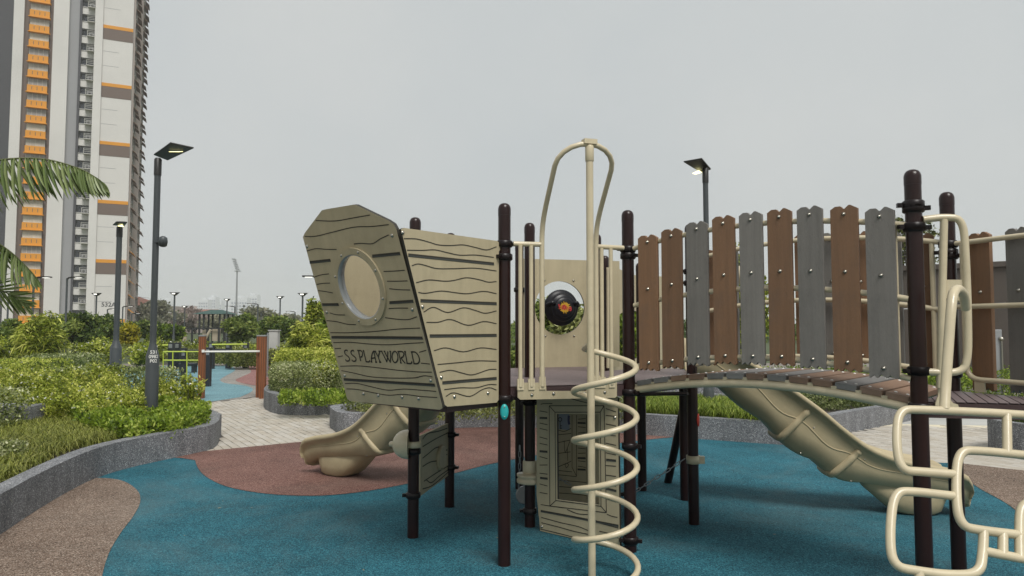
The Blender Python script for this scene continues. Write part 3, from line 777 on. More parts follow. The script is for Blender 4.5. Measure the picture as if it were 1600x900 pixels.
# ---- cabin board under the deck between the middle post and B
cn = (B - Cc).cross(Vector((0, 0, 1))).normalized(); CO = Cc + cn * .045
cp_ = lambda px, py: on_plane(px, py, CO, cn)
z8 = lambda x, y: (770 + x / 3, 600 + y / 3)
win = [z8(300, 140), z8(497, 140), z8(500, 565), z8(303, 540)]
outer = [z8(206, 66), z8(585, 66), z8(596, 775), z8(222, 688), z8(218, 640), z8(205, 520)]
b = MB(); b.prism([cp_(*q) for q in outer], cn, .02, holes=[[cp_(*q) for q in win]], side_mi=1); CB = b.build('cabin_board', [BEIGE, CORE], PS, bevel=.003)
cg = [[z8(265, 102), z8(522, 102), z8(533, 603), z8(268, 572), z8(265, 102)], ]
lines = [[z8(265, 102), z8(522, 102)], [z8(522, 102), z8(533, 603)], [z8(533, 603), z8(268, 572)], [z8(268, 572), z8(265, 102)], [z8(292, 132), z8(504, 132)], [z8(504, 132), z8(508, 573)], [z8(508, 573), z8(296, 546)], [z8(296, 546), z8(292, 132)],
         [z8(265, 102), z8(292, 132)], [z8(522, 102), z8(504, 132)], [z8(533, 603), z8(508, 573)], [z8(268, 572), z8(296, 546)]]
for y in (128, 185, 210, 250, 280, 342, 382, 420, 470, 510): lines.append([z8(220, y - 2), z8(257, y + rnd.uniform(-3, 9))])
for y in (118, 150, 190, 240, 280, 325, 385, 430, 475, 540): lines.append([z8(530, y - 3), z8(578, y + rnd.uniform(0, 14))])
lines += [[z8(225, 95), z8(240, 92), z8(280, 92)], [z8(360, 66), z8(400, 78), z8(450, 90)], [z8(225, 565), z8(270, 572), z8(330, 580)], [z8(535, 610), z8(560, 620), z8(585, 625)], [z8(348, 588), z8(400, 608), z8(460, 612)], [z8(228, 625), z8(320, 650), z8(400, 668), z8(455, 690)], [z8(228, 650), z8(300, 668), z8(380, 690), z8(450, 705)], [z8(225, 680), z8(330, 705), z8(450, 738)], [z8(500, 690), z8(540, 700), z8(590, 722)], [z8(495, 650), z8(590, 675)]]
slots = [[z8(220, 159), z8(256, 160)], [z8(220, 315), z8(257, 318)], [z8(222, 440), z8(258, 444)], [z8(532, 355), z8(578, 360)], [z8(532, 490), z8(580, 502)], [z8(225, 595), z8(360, 620), z8(590, 665)]]
groove_set(CB, cp_, cn, lines, slots, wd=.006, sw=.016)
bolts(CB, [cp_(*q) for q in [z8(572, 157), z8(230, 668)]], cn, .009)
# second board set back behind the window, with routed lines and a key
IO = Cc + U * .28; ip = lambda px, py: on_plane(px, py, IO, cn)
b = MB(); b.prism([ip(*q) for q in [z8(285, 95), z8(520, 95), z8(530, 600), z8(290, 590)]], cn, .018); IB = b.build('inner_board', [BEIGE], PS)
il = [[z8(372, 145), z8(372, 390)], [z8(393, 145), z8(393, 432)], [z8(372, 390), z8(393, 432)], [z8(305, 405), z8(372, 412)], [z8(305, 425), z8(393, 434)], [z8(440, 145), z8(443, 540)], [z8(305, 215), z8(335, 222), z8(368, 208)], [z8(305, 238), z8(368, 232)], [z8(305, 275), z8(368, 262)], [z8(335, 265), z8(340, 320), z8(362, 268)], [z8(308, 325), z8(365, 318)], [z8(350, 300), z8(352, 360)], [z8(308, 388), z8(368, 362)], [z8(338, 375), z8(345, 392), z8(356, 378), z8(345, 372), z8(338, 380)]]
for y in (165, 200, 230, 300, 325, 360, 385): il.append([z8(400, y), z8(436, y - rnd.uniform(-6, 6))])
for y in (450, 480, 510): il.append([z8(305, y), z8(380, y + 6), z8(440, y + 12)])
groove_set(IB, ip, cn, il, [[z8(398, 182), z8(436, 184)], [z8(398, 347), z8(436, 348)], [z8(398, 400), z8(436, 402)]], wd=.005, sw=.014)
b = MB(); b.ribbon([ip(*z8(334, 138)), ip(*z8(335, 214))], cn, .105, .0012, 0)
b.ribbon([ip(*z8(357, 148)), ip(*z8(356, 172)), ip(*z8(359, 190))], cn, .022, .002, 2)
kx = [(316 + 8 * math.cos(a), 166 + 9 * math.sin(a)) for a in [i * math.pi / 5 for i in range(11)]]
b.ribbon([ip(*z8(*q)) for q in kx], cn, .008, .002, 1); b.ribbon([ip(*z8(316, 174)), ip(*z8(317, 212))], cn, .008, .002, 1); b.ribbon([ip(*z8(317, 196)), ip(*z8(325, 196))], cn, .008, .002, 1); b.ribbon([ip(*z8(317, 207)), ip(*z8(325, 207))], cn, .008, .002, 1)
b.build('printed_key_panel', [KEYBLUE, SLOT, NAVY], IB)

# ---- back board with round window and the black drum
kn = (Q - K).cross(Vector((0, 0, 1))).normalized(); KO = K + kn * .02
kp = lambda px, py: on_plane(px, py, KO, kn)
bc = kp(875, 481); ku = (Q - K).normalized(); zv = Vector((0, 0, 1))
kc = lambda c, r, n=40: [c + ku * (r * math.cos(2 * math.pi * i / n)) + zv * (r * math.sin(2 * math.pi * i / n)) for i in range(n)]
b = MB(); b.prism([kp(*q) for q in [(812, 404), (968, 408), (968, 573), (812, 577)]], kn, .02, holes=[kc(bc, .255)], side_mi=1); BB = b.build('back_board', [BEIGE, CORE], PS, bevel=.003)
bolts(BB, [kp(*q) for q in [(850.5, 438), (896, 438.5), (852, 525), (897, 525)]], kn, .009)
b = MB(); b.lathe([(.255, -.006), (.255, -.010)], bc, kn, 40); b.build('window_pane', CLEAR, BB)
dcen = kp(874, 481) + kn * .06
b = MB(); b.lathe([(.168, -.03), (.173, -.015), (.168, .0), (.152, .004), (.147, .012), (.135, .014), (.13, .04), (.12, .05), (.1, .052), (.096, .066), (.088, .074), (.05, .077)], dcen, kn, 36)
for s_ in (-1, 1):
    b.tube(smooth_path([dcen + kn * .03 + ku * (s_ * .085) + zv * .03, dcen + kn * .07 + ku * (s_ * .12) + zv * .045, dcen + kn * .02 + ku * (s_ * .16) + zv * .02]), .02, 10)
DR = b.build('play_drum', BLACK, PS)
tag(DR, label='black round drum with a yellow burst emblem behind the window board')
em = dcen + kn * .0805; b = MB(); pts = []
for i in range(32):
    a = 2 * math.pi * i / 32; r_ = (.06 if i % 2 else .042) * (1 + .15 * math.sin(i * 2.3)); pts.append(em + ku * (r_ * math.cos(a)) + zv * (r_ * .95 * math.sin(a)))
b.prism(pts, kn, .002, mi=0)
b.tube([dcen + kn * .07, dcen + kn * .0785], .03, 16, mi=2)
eq = lambda x, y: em + ku * (x * .062) + zv * (y * .062) + kn * .001
for s_ in ([(-1, .5), (-.85, -.25), (-.65, .3), (-.5, -.3), (-.3, .35)], [(-.25, .3), (-.05, .35), (.05, .0), (-.1, -.3), (-.28, -.2), (-.25, .3)], [(.15, .25), (.2, -.4), (.4, .1), (.55, -.45), (.75, .1)], [(.8, .05), (.95, .0), (1.0, -.35), (.8, -.5)]):
    b.ribbon([eq(*q) for q in s_], kn, .014, .001, 1)
b.build('burst_emblem', [YEL, CRIM, BLACK], DR)
# panel with a big round opening further back
jn = dr(48).cross(Vector((0, 0, 1))).normalized(); QO = Q + dr(48) * .0
jp = lambda px, py: on_plane(px, py, QO, jn)
jc = jp(987, 523); ju = dr(48)
jcirc = [jc + ju * (.39 * math.cos(2 * math.pi * i / 36)) + zv * (.25 * math.sin(2 * math.pi * i / 36)) for i in range(36)]
b = MB(); b.prism([jp(*q) for q in [(947, 412), (958, 415), (975, 424), (996, 431), (1040, 432), (1042, 585), (946, 580)]], jn, .02, holes=[jcirc], side_mi=1); b.build('tunnel_board', [BEIGE, CORE], PS, bevel=.003)
b = MB(); b.tube([at(945, 420, 6.6), at(945, 556, 6.6)], .012, 8); b.tube([at(950, 418, 6.62), at(950, 575, 6.62)], .016, 10, mi=1); b.build('rail_bracket', [CLAMP, TUBE], PS)
# slide hood frame seen through the pickets
b = MB(); b.tube([at(1113, 395, 5.95), at(1113, 590, 5.95)], .02, 10); b.tube([at(1150, 585, 6.1), at(1152, 440, 6.1), at(1163, 428, 6.1)], .016, 10)
b.lathe([(.02, -.05), (.07, -.045), (.085, 0), (.06, .06), (.02, .075)], at(1159, 430, 6.1), (.3, -.5, .1), 16); b.build('slide_hood_frame', TUBE, PS)

# ---- arched bridge
BL = (H - B).length
def arch_z(t): return .085 * (1 - (2 * t - 1) ** 2)
def br(d, off, z): return B + Vv * d + U * off + Vector((0, 0, z))
wdk = .83
for k in range(13):
    t0, t1 = (k + .06) / 13, (k + .94) / 13
    p = [br(.04 + t * (BL - .08), 0, 0) for t in (t0, t1)]
    zz0, zz1 = ZD + .015 + arch_z(t0), ZD + .015 + arch_z(t1)
    b = MB(); o0, o1 = .015, wdk - .02
    a_, c_ = p[0], p[1]
    top = [a_ + U * o0 + Vector((0, 0, zz0)), c_ + U * o0 + Vector((0, 0, zz1)), c_ + U * o1 + Vector((0, 0, zz1)), a_ + U * o1 + Vector((0, 0, zz0))]
    nn = (top[1] - top[0]).cross(top[3] - top[0]).normalized()
    b.prism(top, nn, .032)
    for oo in (.1, wdk - .12):
        for tt in (.25, .75): b.dome(a_.lerp(c_, tt) + U * oo + Vector((0, 0, zz0 + (zz1 - zz0) * tt)), nn, .009, .005, 8, 1)
    b.build('bridge_plank', [(PLANKB, PLANKG, PLANKB)[k % 3 if k % 5 else 1], WHITE], PS, bevel=.004)
for off_ in (.03, wdk - .03):
    b = MB(); pts = [br(.03 + t * (BL - .06), off_, ZD - .045 + arch_z(t)) for t in [i / 16 for i in range(17)]]
    b.tube(pts, .026, 12)
    for k in range(14): t = k / 13; b.box(br(.04 + t * (BL - .08), off_, ZD - .017 + arch_z(t)), (.03, .03, .02), (Vv, U, zv))
    b.build('bridge_stringer', TUBE, PS)
b = MB(); b.tube([br(.03, .03, ZD - .075), br(.42, .03, ZD - .045)], .012, 8); b.build('bridge_strut', CLAMP, PS)

def picket_mesh(name, w_, h, m):
    """board with a notched crown at the top and a wavy foot, three bolts"""
    hw_ = w_ / 2
    top = [(-1, -.02), (-.64, -.003), (-.24, -.003), (-.03, -.019), (.06, -.019), (.36, .0), (.5, .0), (1, -.02)]
    bot = [(1, .006), (.85, .0), (.62, .012), (.45, .020), (.2, .002), (0, .012), (-.2, .022), (-.45, .002), (-.7, .018), (-1, .0)]
    poly = [(x * hw_, 0, h / 2 + y) for x, y in top] + [(x * hw_, 0, -h / 2 + y) for x, y in bot]
    b = MB(); b.prism(poly[::-1], (0, -1, 0), .027)
    me = bpy.data.meshes.new(name); me.from_pydata(b.v, [], b.f); me.materials.append(m); me.update()
    return me
def bolt_mesh():
    b = MB(); b.lathe([(.011, 0), (.011, .003), (.008, .004), (.008, .0045), (.007, .008), (.003, .010)], (0, 0, 0), (0, -1, 0), 12)
    me = bpy.data.meshes.new('bolt'); me.from_pydata(b.v, [], b.f); me.polygons.foreach_set('use_smooth', b.sm); me.materials.append(STEEL); me.update(); return me
BM = bolt_mesh()
pk_cache = {}
def picket(p, ang, w_, z0, z1, m, lean=0.0, bz=(.045, None, .06), back=False):
    h = round(z1 - z0, 3); key = (round(w_, 3), h, m.name)
    if key not in pk_cache: pk_cache[key] = picket_mesh('picket', w_, h, m)
    o = link('picket', pk_cache[key], PS)
    o.location = Vector((p.x, p.y, (z0 + z1) / 2)) - WLOC['play_structure']; o.rotation_euler = (rnd.uniform(-.006, .006), lean, ang)
    bv = o.modifiers.new('edge', 'BEVEL'); bv.width = .005; bv.segments = 2; bv.limit_method = 'ANGLE'; bv.angle_limit = R(50)
    for z in (h / 2 - bz[0], bz[1] if bz[1] is not None else h * .12, -h / 2 + bz[2]):
        q = link('bolt', BM, o); q.location = (0, 0.0005, z)
    return o
angV = R(-42)
def d_of(px, off=0.0, D0=None):
    """distance along the bridge at which a pixel column meets the near rail"""
    a = (px - 800) / F
    q = B + U * off; r = ray(px, 450)
    k = r.x / r.y
    return (k * q.y - q.x) / (Vv.x - k * Vv.y)
near = [(1012, WOODB, 28, 367, 580), (1049, WOODB, 29.5, 357, 577), (1089, WOODG, 31, 346, 572), (1131, WOODB, 32.5, 337, 570), (1174, WOODG, 34, 331, 571), (1219, WOODB, 36, 326, 572), (1267, WOODG, 38, 322, 577), (1321, WOODB, 41, 321, 582), (1377, WOODG, 44, 324, 592)]
PO = -.055
for px, m, wpx, yt, yb in near:
    d = d_of(px, PO); p = B + Vv * d + U * PO
    z1 = at(px, yt, p.y).z; z0 = at(px, yb, p.y).z
    picket(p, angV, (d_of(px + wpx / 2, PO) - d_of(px - wpx / 2, PO)) * 1.04, z0, z1, m, bz=(.048, (z1 - z0) * .10, .055))
for k, m in enumerate([WOODB, WOODG, WOODB, WOODG, WOODB, WOODG, WOODB, WOODG, WOODB]):
    d = .14 + k * .182; p = B + Vv * d + U * (wdk + .045); t = d / BL
    picket(p, angV, .125, 1.185 + arch_z(t), 2.06 + arch_z(t), m)
def bridge_rails(off_, zs):
    for z in zs:
        b = MB(); pts = [br(.06 + t * (BL - .09), off_, z + arch_z(t)) for t in [i / 16 for i in range(17)]]
        b.tube(pts, .0165, 12); b.build('bridge_rail', TUBE, PS)
    for dd in (BL - .09,):
        b = MB(); b.tube([br(dd, off_ + .002, zs[0] + arch_z(dd / BL)), br(dd, off_ + .002, zs[-1] + arch_z(dd / BL))], .0155, 10); b.build('rail_end_upright', TUBE, PS)
bridge_rails(-.02, (2.03, 1.645, 1.235)); bridge_rails(wdk + .01, (2.015, 1.60, 1.215))

# ---- right hand fence I-N and access handle on H
fd = (N_ - I_).normalized(); fnr = Vector((-fd.y, fd.x, 0)); fnr = fnr if fnr.x > 0 else -fnr
for z in (2.0, 1.62): 
    b = MB(); b.tube([V2(I_ + fd * .04 - fnr * .0, z), V2(N_ - fd * .02, z)], .0155, 12); b.build('fence_rail', TUBE, PS)
b = MB(); zl = 1.195
b.tube(fillet([V2(I_ + fd * .09, 1.995), V2(I_ + fd * .09, zl), V2(N_ - fd * .02, zl)], .09), .0155, 12); b.box(V2(I_ + fd * .17, zl - .035), (.06, .012, .07), (fd, fnr, zv)); b.build('fence_rail', TUBE, PS)
def t_of(px):
    r = ray(px, 450); k = r.x / r.y; q = I_ + fnr * .03
    return (k * q.y - q.x) / (fd.x - k * fd.y)
for px, m, w_ in ((1530, WOODB, .125), (1590, WOODG, .125), (1660, WOODB, .125)):
    p = I_ + fd * t_of(px) + fnr * .035
    picket(p, math.atan2(fd.y, fd.x), w_ * 1.02, 1.13, 2.055, m)
hn = dr(-12); hnn = hn.cross(zv).normalized(); HO = H + hnn * .02
hp_ = lambda px, py, o=0.0: on_plane(px, py, HO + hnn * o, hnn)
b = MB()
b.tube(fillet([hp_(1442, 343), hp_(1476, 339), hp_(1505, 342), hp_(1509, 400), hp_(1512, 480), hp_(1513, 560), hp_(1503, 583), hp_(1450, 581)], .1), .0185, 12)
b.tube([hp_(1475, 343), hp_(1472, 480), hp_(1469, 606)], .0185, 12)
b.prism([hp_(1474, 437), hp_(1510, 437), hp_(1510, 466), hp_(1474, 466)], hnn, .012)
b.prism([hp_(*q) for q in [(1466, 602), (1475, 602), (1479, 618), (1490, 630), (1497, 632), (1499, 640), (1461, 640), (1462, 630), (1466, 618)]], hnn, .012)
b.build('access_handle', TUBE, PS)
b = MB()
b.tube(smooth_path([at(1509, 482, 3.45), at(1506, 462, 3.40), at(1498, 452, 3.33), at(1490, 458, 3.28), at(1486, 485, 3.24), at(1482, 540, 3.21), at(1478, 600, 3.17), at(1476, 640, 3.13)], 5), .0215, 12)
b.lathe([(.03, -.015), (.034, -.01), (.034, .01), (.03, .015)], at(1501, 462, 3.46), hnn, 14)
Dd = lambda y: 3.13 - (y - 640) * .0012
cl = lambda L, r_=.16: fillet([at(x, y, Dd(y)) for x, y in L], r_, 7)
tr_ = .0185
b.tube(cl([(1660, 653), (1572, 646), (1440, 640), (1404, 640), (1400, 690), (1407, 735), (1440, 737), (1491, 741)]), tr_, 12)
b.tube(cl([(1660, 716), (1600, 711), (1530, 704), (1497, 704), (1493, 765), (1499, 822), (1535, 829), (1596, 836)]), tr_, 12)
b.tube(cl([(1490, 775), (1430, 768), (1397, 768), (1390, 830), (1394, 885), (1437, 893), (1485, 899), (1531, 897), (1536, 862), (1537, 828)]), tr_, 12)
b.tube([at(1573, 648, Dd(648)), at(1574, 708, Dd(708))], tr_, 12)
b.tube([at(1567, 833, Dd(833)), at(1567, 866, Dd(866))], tr_, 12)
b.tube(cl([(1538, 861), (1570, 868), (1660, 884)]), tr_, 12)
b.tube(cl([(1680, 790), (1615, 785), (1594, 790), (1593, 840), (1594, 873)]), tr_, 12)
LOOP = b.build('loop_climber', TUBE, PS)
b = MB(); b.tube(cl([(1660, 884), (1650, 1010)]), tr_, 12); b.build('loop_climber_leg', TUBE, PS); b = MB(); b.tube([at(1437, 893, Dd(893)), at(1430, 985, Dd(960))], tr_, 12); b.build('loop_climber_leg', TUBE, PS)

# ---- moulded slides: one form used twice
def slide(o3, yaw):
    e = Matrix.Rotation(yaw, 4, 'Z'); e.translation = o3
    prof = [(0, 1.40, 1.12), (.15, 1.38, 1.10), (.3, 1.33, 1.03), (.5, 1.215, .87), (.66, 1.115, .73), (.82, 1.0, .585), (1.03, .84, .445), (1.19, .70, .36), (1.37, .565, .30), (1.55, .485, .27), (1.73, .44, .25), (1.93, .405, .225), (2.04, .375, .19)]
    ps = smooth_path([Vector((s_, r_, f_)) for s_, r_, f_ in prof], 4)
    def section(s_, zr_, zf, grow=0.0):
        hw_ = .235 + grow; d = zr_ - zf; q = []; u_ = min(1.0, d / .16); bl = .04 * math.sin(math.pi * (((s_ - .22) / .38) % 1.0)) if .22 < s_ < 1.36 else 0.0
        outer_ = [(-hw_ - .03, zr_ - .045 * u_), (-hw_ - .012, zr_ - .055 * u_), (-hw_ + .004, zr_ - .075 * u_), (-hw_ + .022, zr_ - d * .48), (-hw_ * .92, zr_ - d * .72), (-hw_ * .78, zf - .035 - grow - bl), (-hw_ * .35, zf - .062 - grow - bl), (hw_ * .35, zf - .062 - grow - bl), (hw_ * .78, zf - .035 - grow - bl), (hw_ * .92, zr_ - d * .72), (hw_ - .022, zr_ - d * .48), (hw_ - .004, zr_ - .075 * u_), (hw_ + .012, zr_ - .055 * u_), (hw_ + .03, zr_ - .045 * u_)]
        rim = [(hw_ + .036, zr_ - .02 * u_), (hw_ + .022, zr_), (hw_ - .01, zr_ + .003), (hw_ - .03, zr_ - .012 * u_)]
        inner = [(hw_ - .042, zr_ - d * .3), (hw_ - .07, zr_ - d * .72), (hw_ * .52, zf + .012), (0, zf), (-hw_ * .52, zf + .012), (-hw_ + .07, zr_ - d * .72), (-hw_ + .042, zr_ - d * .3)]
        return outer_ + rim + inner + [(-a, z) for a, z in rim[::-1]]
    b = MB(); vs = []; n = None
    for p in ps:
        sec = section(p.x, p.y, p.z); n = len(sec)
        vs += [e @ Vector((p.x, a, z)) for a, z in sec]
    fs = [(i * n + j, (i + 1) * n + j, (i + 1) * n + (j + 1) % n, i * n + (j + 1) % n) for i in range(len(ps) - 1) for j in range(n)]
    b.add(vs, fs, 0, True); b.add(vs[:n], [tuple(range(n))], 0); 
    # rolled exit lip
    lst = ps[-1]; lip = [Vector((2.04, lst.y, lst.z)), Vector((2.095, lst.y - .03, .165)), Vector((2.125, lst.y - .085, .145)), Vector((2.135, lst.y - .14, .13)), Vector((2.12, lst.y - .19, .125))]
    vs = []
    for i, p in enumerate(lip):
        k_ = 1 - .03 * i; vs += [e @ Vector((p.x, a * k_, z)) for a, z in section(p.x, p.y, max(p.z, .04))]
    b.add(vs, [(i * n + j, (i + 1) * n + j, (i + 1) * n + (j + 1) % n, i * n + (j + 1) % n) for i in range(len(lip) - 1) for j in range(n)], 0, True); b.add(vs[-n:], [tuple(range(n))[::-1]], 0)
    S = b.build('slide', SLIDE, PS)
    # raised flanges round the outside
    def ev(s_):
        for i in range(len(ps) - 1):
            if ps[i].x <= s_ <= ps[i + 1].x:
                t = (s_ - ps[i].x) / (ps[i + 1].x - ps[i].x); return ps[i].lerp(ps[i + 1], t)
        return ps[-1]
    for s_ in (.98, 1.36):
        b = MB(); sl = Vector((-.38, 0, .0)); pts = []
        p = ev(s_); sec = section(s_, p.y, p.z, .006)[:14]
        for j_, (a, z) in enumerate(sec):
            s2_ = s_ - (p.y - z) * .55
            for _ in range(3):
                p2_ = ev(s2_); a2_, z2_ = section(s2_, p2_.y, p2_.z, -.010)[j_]
                s2_ = s_ - (p2_.y - z2_) * .55
            pts.append(e @ Vector((s2_, a2_, z2_)))
        b.tube(smooth_path(pts[2:12], 4), [.012] + [.031] * 35 + [.012], 10); b.build('slide_flange', SLIDE, S)
        for j_, sg in ((3, -1), (5, -1), (10, 1), (8, 1)):
            q_ = ev(s_ + .03 - (.14 if j_ in (5, 8) else .04)); a2_, z2_ = section(q_.x, q_.y, q_.z, .002)[j_]
            bolts(S, [e @ Vector((q_.x, a2_, z2_))], e.to_3x3() @ Vector((0, sg, -.25)), .0055)
    # moulded line along each flank
    for sg in (-1, 1):
        b = MB(); pts = []
        for i in range(2, len(ps) - 1):
            p = ps[i]; sec = section(p.x, p.y, p.z, .001); k3, k4 = (3, 4) if sg < 0 else (10, 9)
            t_ = .45 + .3 * math.sin((p.x - .22) / .38 * 2 * math.pi) * (1 if p.x < 1.36 else .3)
            a3, a4 = Vector(sec[k3]), Vector(sec[k4]); q_ = a3.lerp(a4, t_); pts.append(e @ Vector((p.x, q_.x, q_.y)))
        b.tube(pts, .005, 6); b.build('moulded_line', SLIDE, S)
    # flared foot
    b = MB(); vs = []
    for (x0, x1, hw_, z) in ((1.34, 2.06, .15, .29), (1.40, 2.04, .178, .19), (1.49, 2.0, .18, .11), (1.57, 1.97, .168, .04), (1.63, 1.93, .14, .012)):
        for i in range(20):
            a = 2 * math.pi * i / 20; c, s2 = math.cos(a), math.sin(a)
            vs.append(e @ Vector(((x0 + x1) / 2 + (x1 - x0) / 2 * math.copysign(abs(c) ** .6, c), hw_ * math.copysign(abs(s2) ** .6, s2), z)))
    fs = [(k * 20 + (i + 1) % 20, k * 20 + i, k * 20 + 20 + i, k * 20 + 20 + (i + 1) % 20) for k in range(4) for i in range(20)]
    b.add(vs, fs, 0, True); b.add(vs[-20:], [tuple(range(20))[::-1]], 0)
    b.tube([e @ Vector((1.72, 0, -.02)), e @ Vector((1.72, 0, .06))], .035, 10, mi=1)
    b.build('slide_foot', [SLIDE, CLAMP], S)
    return S
sk = (P2 + K) / 2
tag(slide(sk + dr(138) * .02, R(147)), label='beige slide running out to the left onto the red patch')
tag(slide(Vector((1.50, 6.12, 0)), R(-8)), label='beige slide coming down to the right behind the bridge')

# ---- chains
def chain(pts, label, link_len=.058):
    sm = smooth_path(pts, 12); acc = [0]
    for i in range(1, len(sm)): acc.append(acc[-1] + (sm[i] - sm[i - 1]).length)
    n = max(3, int(acc[-1] / (link_len * .78))); e = empty('chain', tuple(sm[0]), label, 'chain')
    b = MB(); ol = []
    for i in range(20):
        a = 2 * math.pi * i / 20; x = math.cos(a) * .009; y = math.sin(a) * .009 + (.018 if math.sin(a) > 0 else -.018); ol.append((y, x, 0))
    b.tube(ol, .0034, 6, closed=True)
    me = bpy.data.meshes.new('chain_link'); me.from_pydata(b.v, [], b.f); me.polygons.foreach_set('use_smooth', b.sm); me.materials.append(GALV); me.update()
    for k in range(n):
        s_ = acc[-1] * (k + .5) / n; i = max(j for j in range(len(acc)) if acc[j] <= s_); i = min(i, len(sm) - 2)
        p = sm[i].lerp(sm[i + 1], (s_ - acc[i]) / max(1e-6, acc[i + 1] - acc[i])); d = (sm[i + 1] - sm[i]).normalized()
        o = link('chain_link', me, e); o.location = p - Vector(e.location)
        o.rotation_euler = (d.to_track_quat('X', 'Z') @ Matrix.Rotation(R(90) * (k % 2) + .4, 3, 'X').to_quaternion()).to_euler()
    return e
g0 = V2(G, .49) + Vector((-.06, .02, 0)); c0 = V2(Cc, .42) + Vector((.07, .1, 0))
ch = chain([g0, g0.lerp(c0, .18) - Vector((0, 0, .12)), g0.lerp(c0, .42) - Vector((0, 0, .245)), g0.lerp(c0, .72) - Vector((0, 0, .17)), c0], 'sagging steel chain slung between two posts below the deck')
b = MB(); q0 = g0.lerp(c0, .36) - Vector((0, 0, .235)); q1 = g0.lerp(c0, .54) - Vector((0, 0, .245)); b.tube([q0, q1], .015, 10); b.build('chain_sleeve', CLAMP, ch)
h0 = at(812, 696, 5.9)
ch = chain([h0, h0 - Vector((.0, 0, .16)), h0 - Vector((.01, 0, .34))], 'short chain hanging beside the middle post with a clear grey cup')
b = MB(); b.lathe([(.07, -.012), (.075, 0), (.07, .012)], h0 - Vector((-.04, 0, .40)), (.2, -1, .1), 20); b.build('clear_cup', GREYRING, ch)
# ------------------------------------------------------------------ foliage
LYG = leaf_mat('yellow_green_leaf', [(0, (.038, .055, .008)), (.36, (.15, .195, .02)), (.68, (.36, .42, .045)), (1, (.68, .68, .17))])  # ramp stretched so leaf tints carry dark gaps and highlights the sun leaves flat
LGR = leaf_mat('bright_green_leaf', [(0, (.03, .055, .006)), (.42, (.14, .215, .018)), (.78, (.28, .38, .036)), (1, (.48, .55, .12))])  # same stretch: gap shade and highlights put into the leaf colour
LDK = leaf_mat('dark_green_leaf', [(0, (0.030, 0.057, 0.014)), (.5, (0.101, 0.155, 0.030)), (.85, (0.196, 0.257, 0.049)), (1, (0.324, 0.378, 0.095))])
LOL = leaf_mat('olive_leaf', [(0, (0.055, 0.068, 0.020)), (.5, (0.172, 0.199, 0.050)), (.85, (0.303, 0.330, 0.097)), (1, (0.495, 0.509, 0.207))])
LVA = leaf_mat('variegated_leaf', [(0, (0.048, 0.070, 0.019)), (.4, (0.162, 0.204, 0.060)), (.7, (0.360, 0.402, 0.156)), (1, (0.696, 0.700, 0.456))])
LMO = leaf_mat('spiky_grass_blade', [(0, (.045, .058, .009)), (.45, (.135, .16, .024)), (.8, (.24, .26, .045)), (1, (.40, .40, .11))], trans=.2)
LMB = leaf_mat('bright_grass_blade', [(0, (0.045, 0.083, 0.009)), (.5, (0.128, 0.188, 0.018)), (.85, (0.210, 0.270, 0.030)), (1, (0.360, 0.405, 0.090))], trans=.2)
LGY = leaf_mat('hazed_grey_green_leaf', [(0, (.12, .13, .08)), (.5, (.24, .25, .16)), (1, (.4, .38, .28))])  # brightened so the far trees' haze sits in the leaf colour
LPK = leaf_mat('hazed_pink_leaf', [(0, (.22, .17, .15)), (.5, (.38, .30, .27)), (1, (.52, .44, .40))])  # pale because distance haze is painted into these pinkish leaves
LYE = leaf_mat('yellow_leaf', [(0, (0.144, 0.144, 0.014)), (.5, (0.360, 0.324, 0.024)), (1, (0.600, 0.504, 0.048))])
LPM = leaf_mat('palm_leaf', [(0, (.09, .13, .045)), (.5, (.19, .255, .09)), (1, (.38, .43, .21))], rough=.35, trans=.25)
FLW = mat('white_petal', (.72, .72, .66), .6)

def mesh_np(name, V, faces, m, tint=None, parent=None, smooth=False):
    me = bpy.data.meshes.new(name)
    k = faces.shape[1]; nf = len(faces)
    me.vertices.add(len(V)); me.vertices.foreach_set('co', np.ascontiguousarray(V, np.float32).ravel())
    me.loops.add(nf * k); me.loops.foreach_set('vertex_index', faces.astype(np.int32).ravel())
    me.polygons.add(nf); me.polygons.foreach_set('loop_start', (np.arange(nf) * k).astype(np.int32)); me.polygons.foreach_set('loop_total', np.full(nf, k, np.int32))
    me.update(calc_edges=True)
    if tint is not None:
        a = me.attributes.new('tint', 'FLOAT', 'FACE'); a.data.foreach_set('value', np.clip(tint, 0, 1).astype(np.float32))
    me.materials.append(m)
    o = link(name, me, parent)
    if parent is not None:
        off = np.array(WLOC[o.name]); me.vertices.foreach_set('co', np.ascontiguousarray(V - off, np.float32).ravel()); me.update()
    return o
def leaf_geo(P, length, width, up=.35, spread=1.0, tint_c=.5, tint_v=.22, per=None, droop=0.0):
    """one folded diamond leaf at each point P"""
    n = len(P)
    d = rng.normal(0, 1, (n, 3)) * spread; d[:, 2] = d[:, 2] * .7 + up; d /= np.linalg.norm(d, axis=1)[:, None]
    r = rng.normal(0, 1, (n, 3)); r[:, 2] *= .35
    s = np.cross(d, r); s /= np.linalg.norm(s, axis=1)[:, None] + 1e-9
    up_ = np.cross(s, d)
    L = length * rng.uniform(.65, 1.3, n)[:, None]; W = width * rng.uniform(.7, 1.25, n)[:, None]
    tip = P + d * L; tip[:, 2] -= droop * L[:, 0]
    mid = P + d * L * .48
    V = np.stack([P, mid + s * W * .5 + up_ * W * .16, tip, mid - s * W * .5 + up_ * W * .16], 1).reshape(-1, 3)
    Fc = np.arange(n * 4).reshape(n, 4)
    t = rng.normal(tint_c, tint_v, n) if per is None else rng.normal(0, tint_v * .95, n) + per
    return V, Fc, t
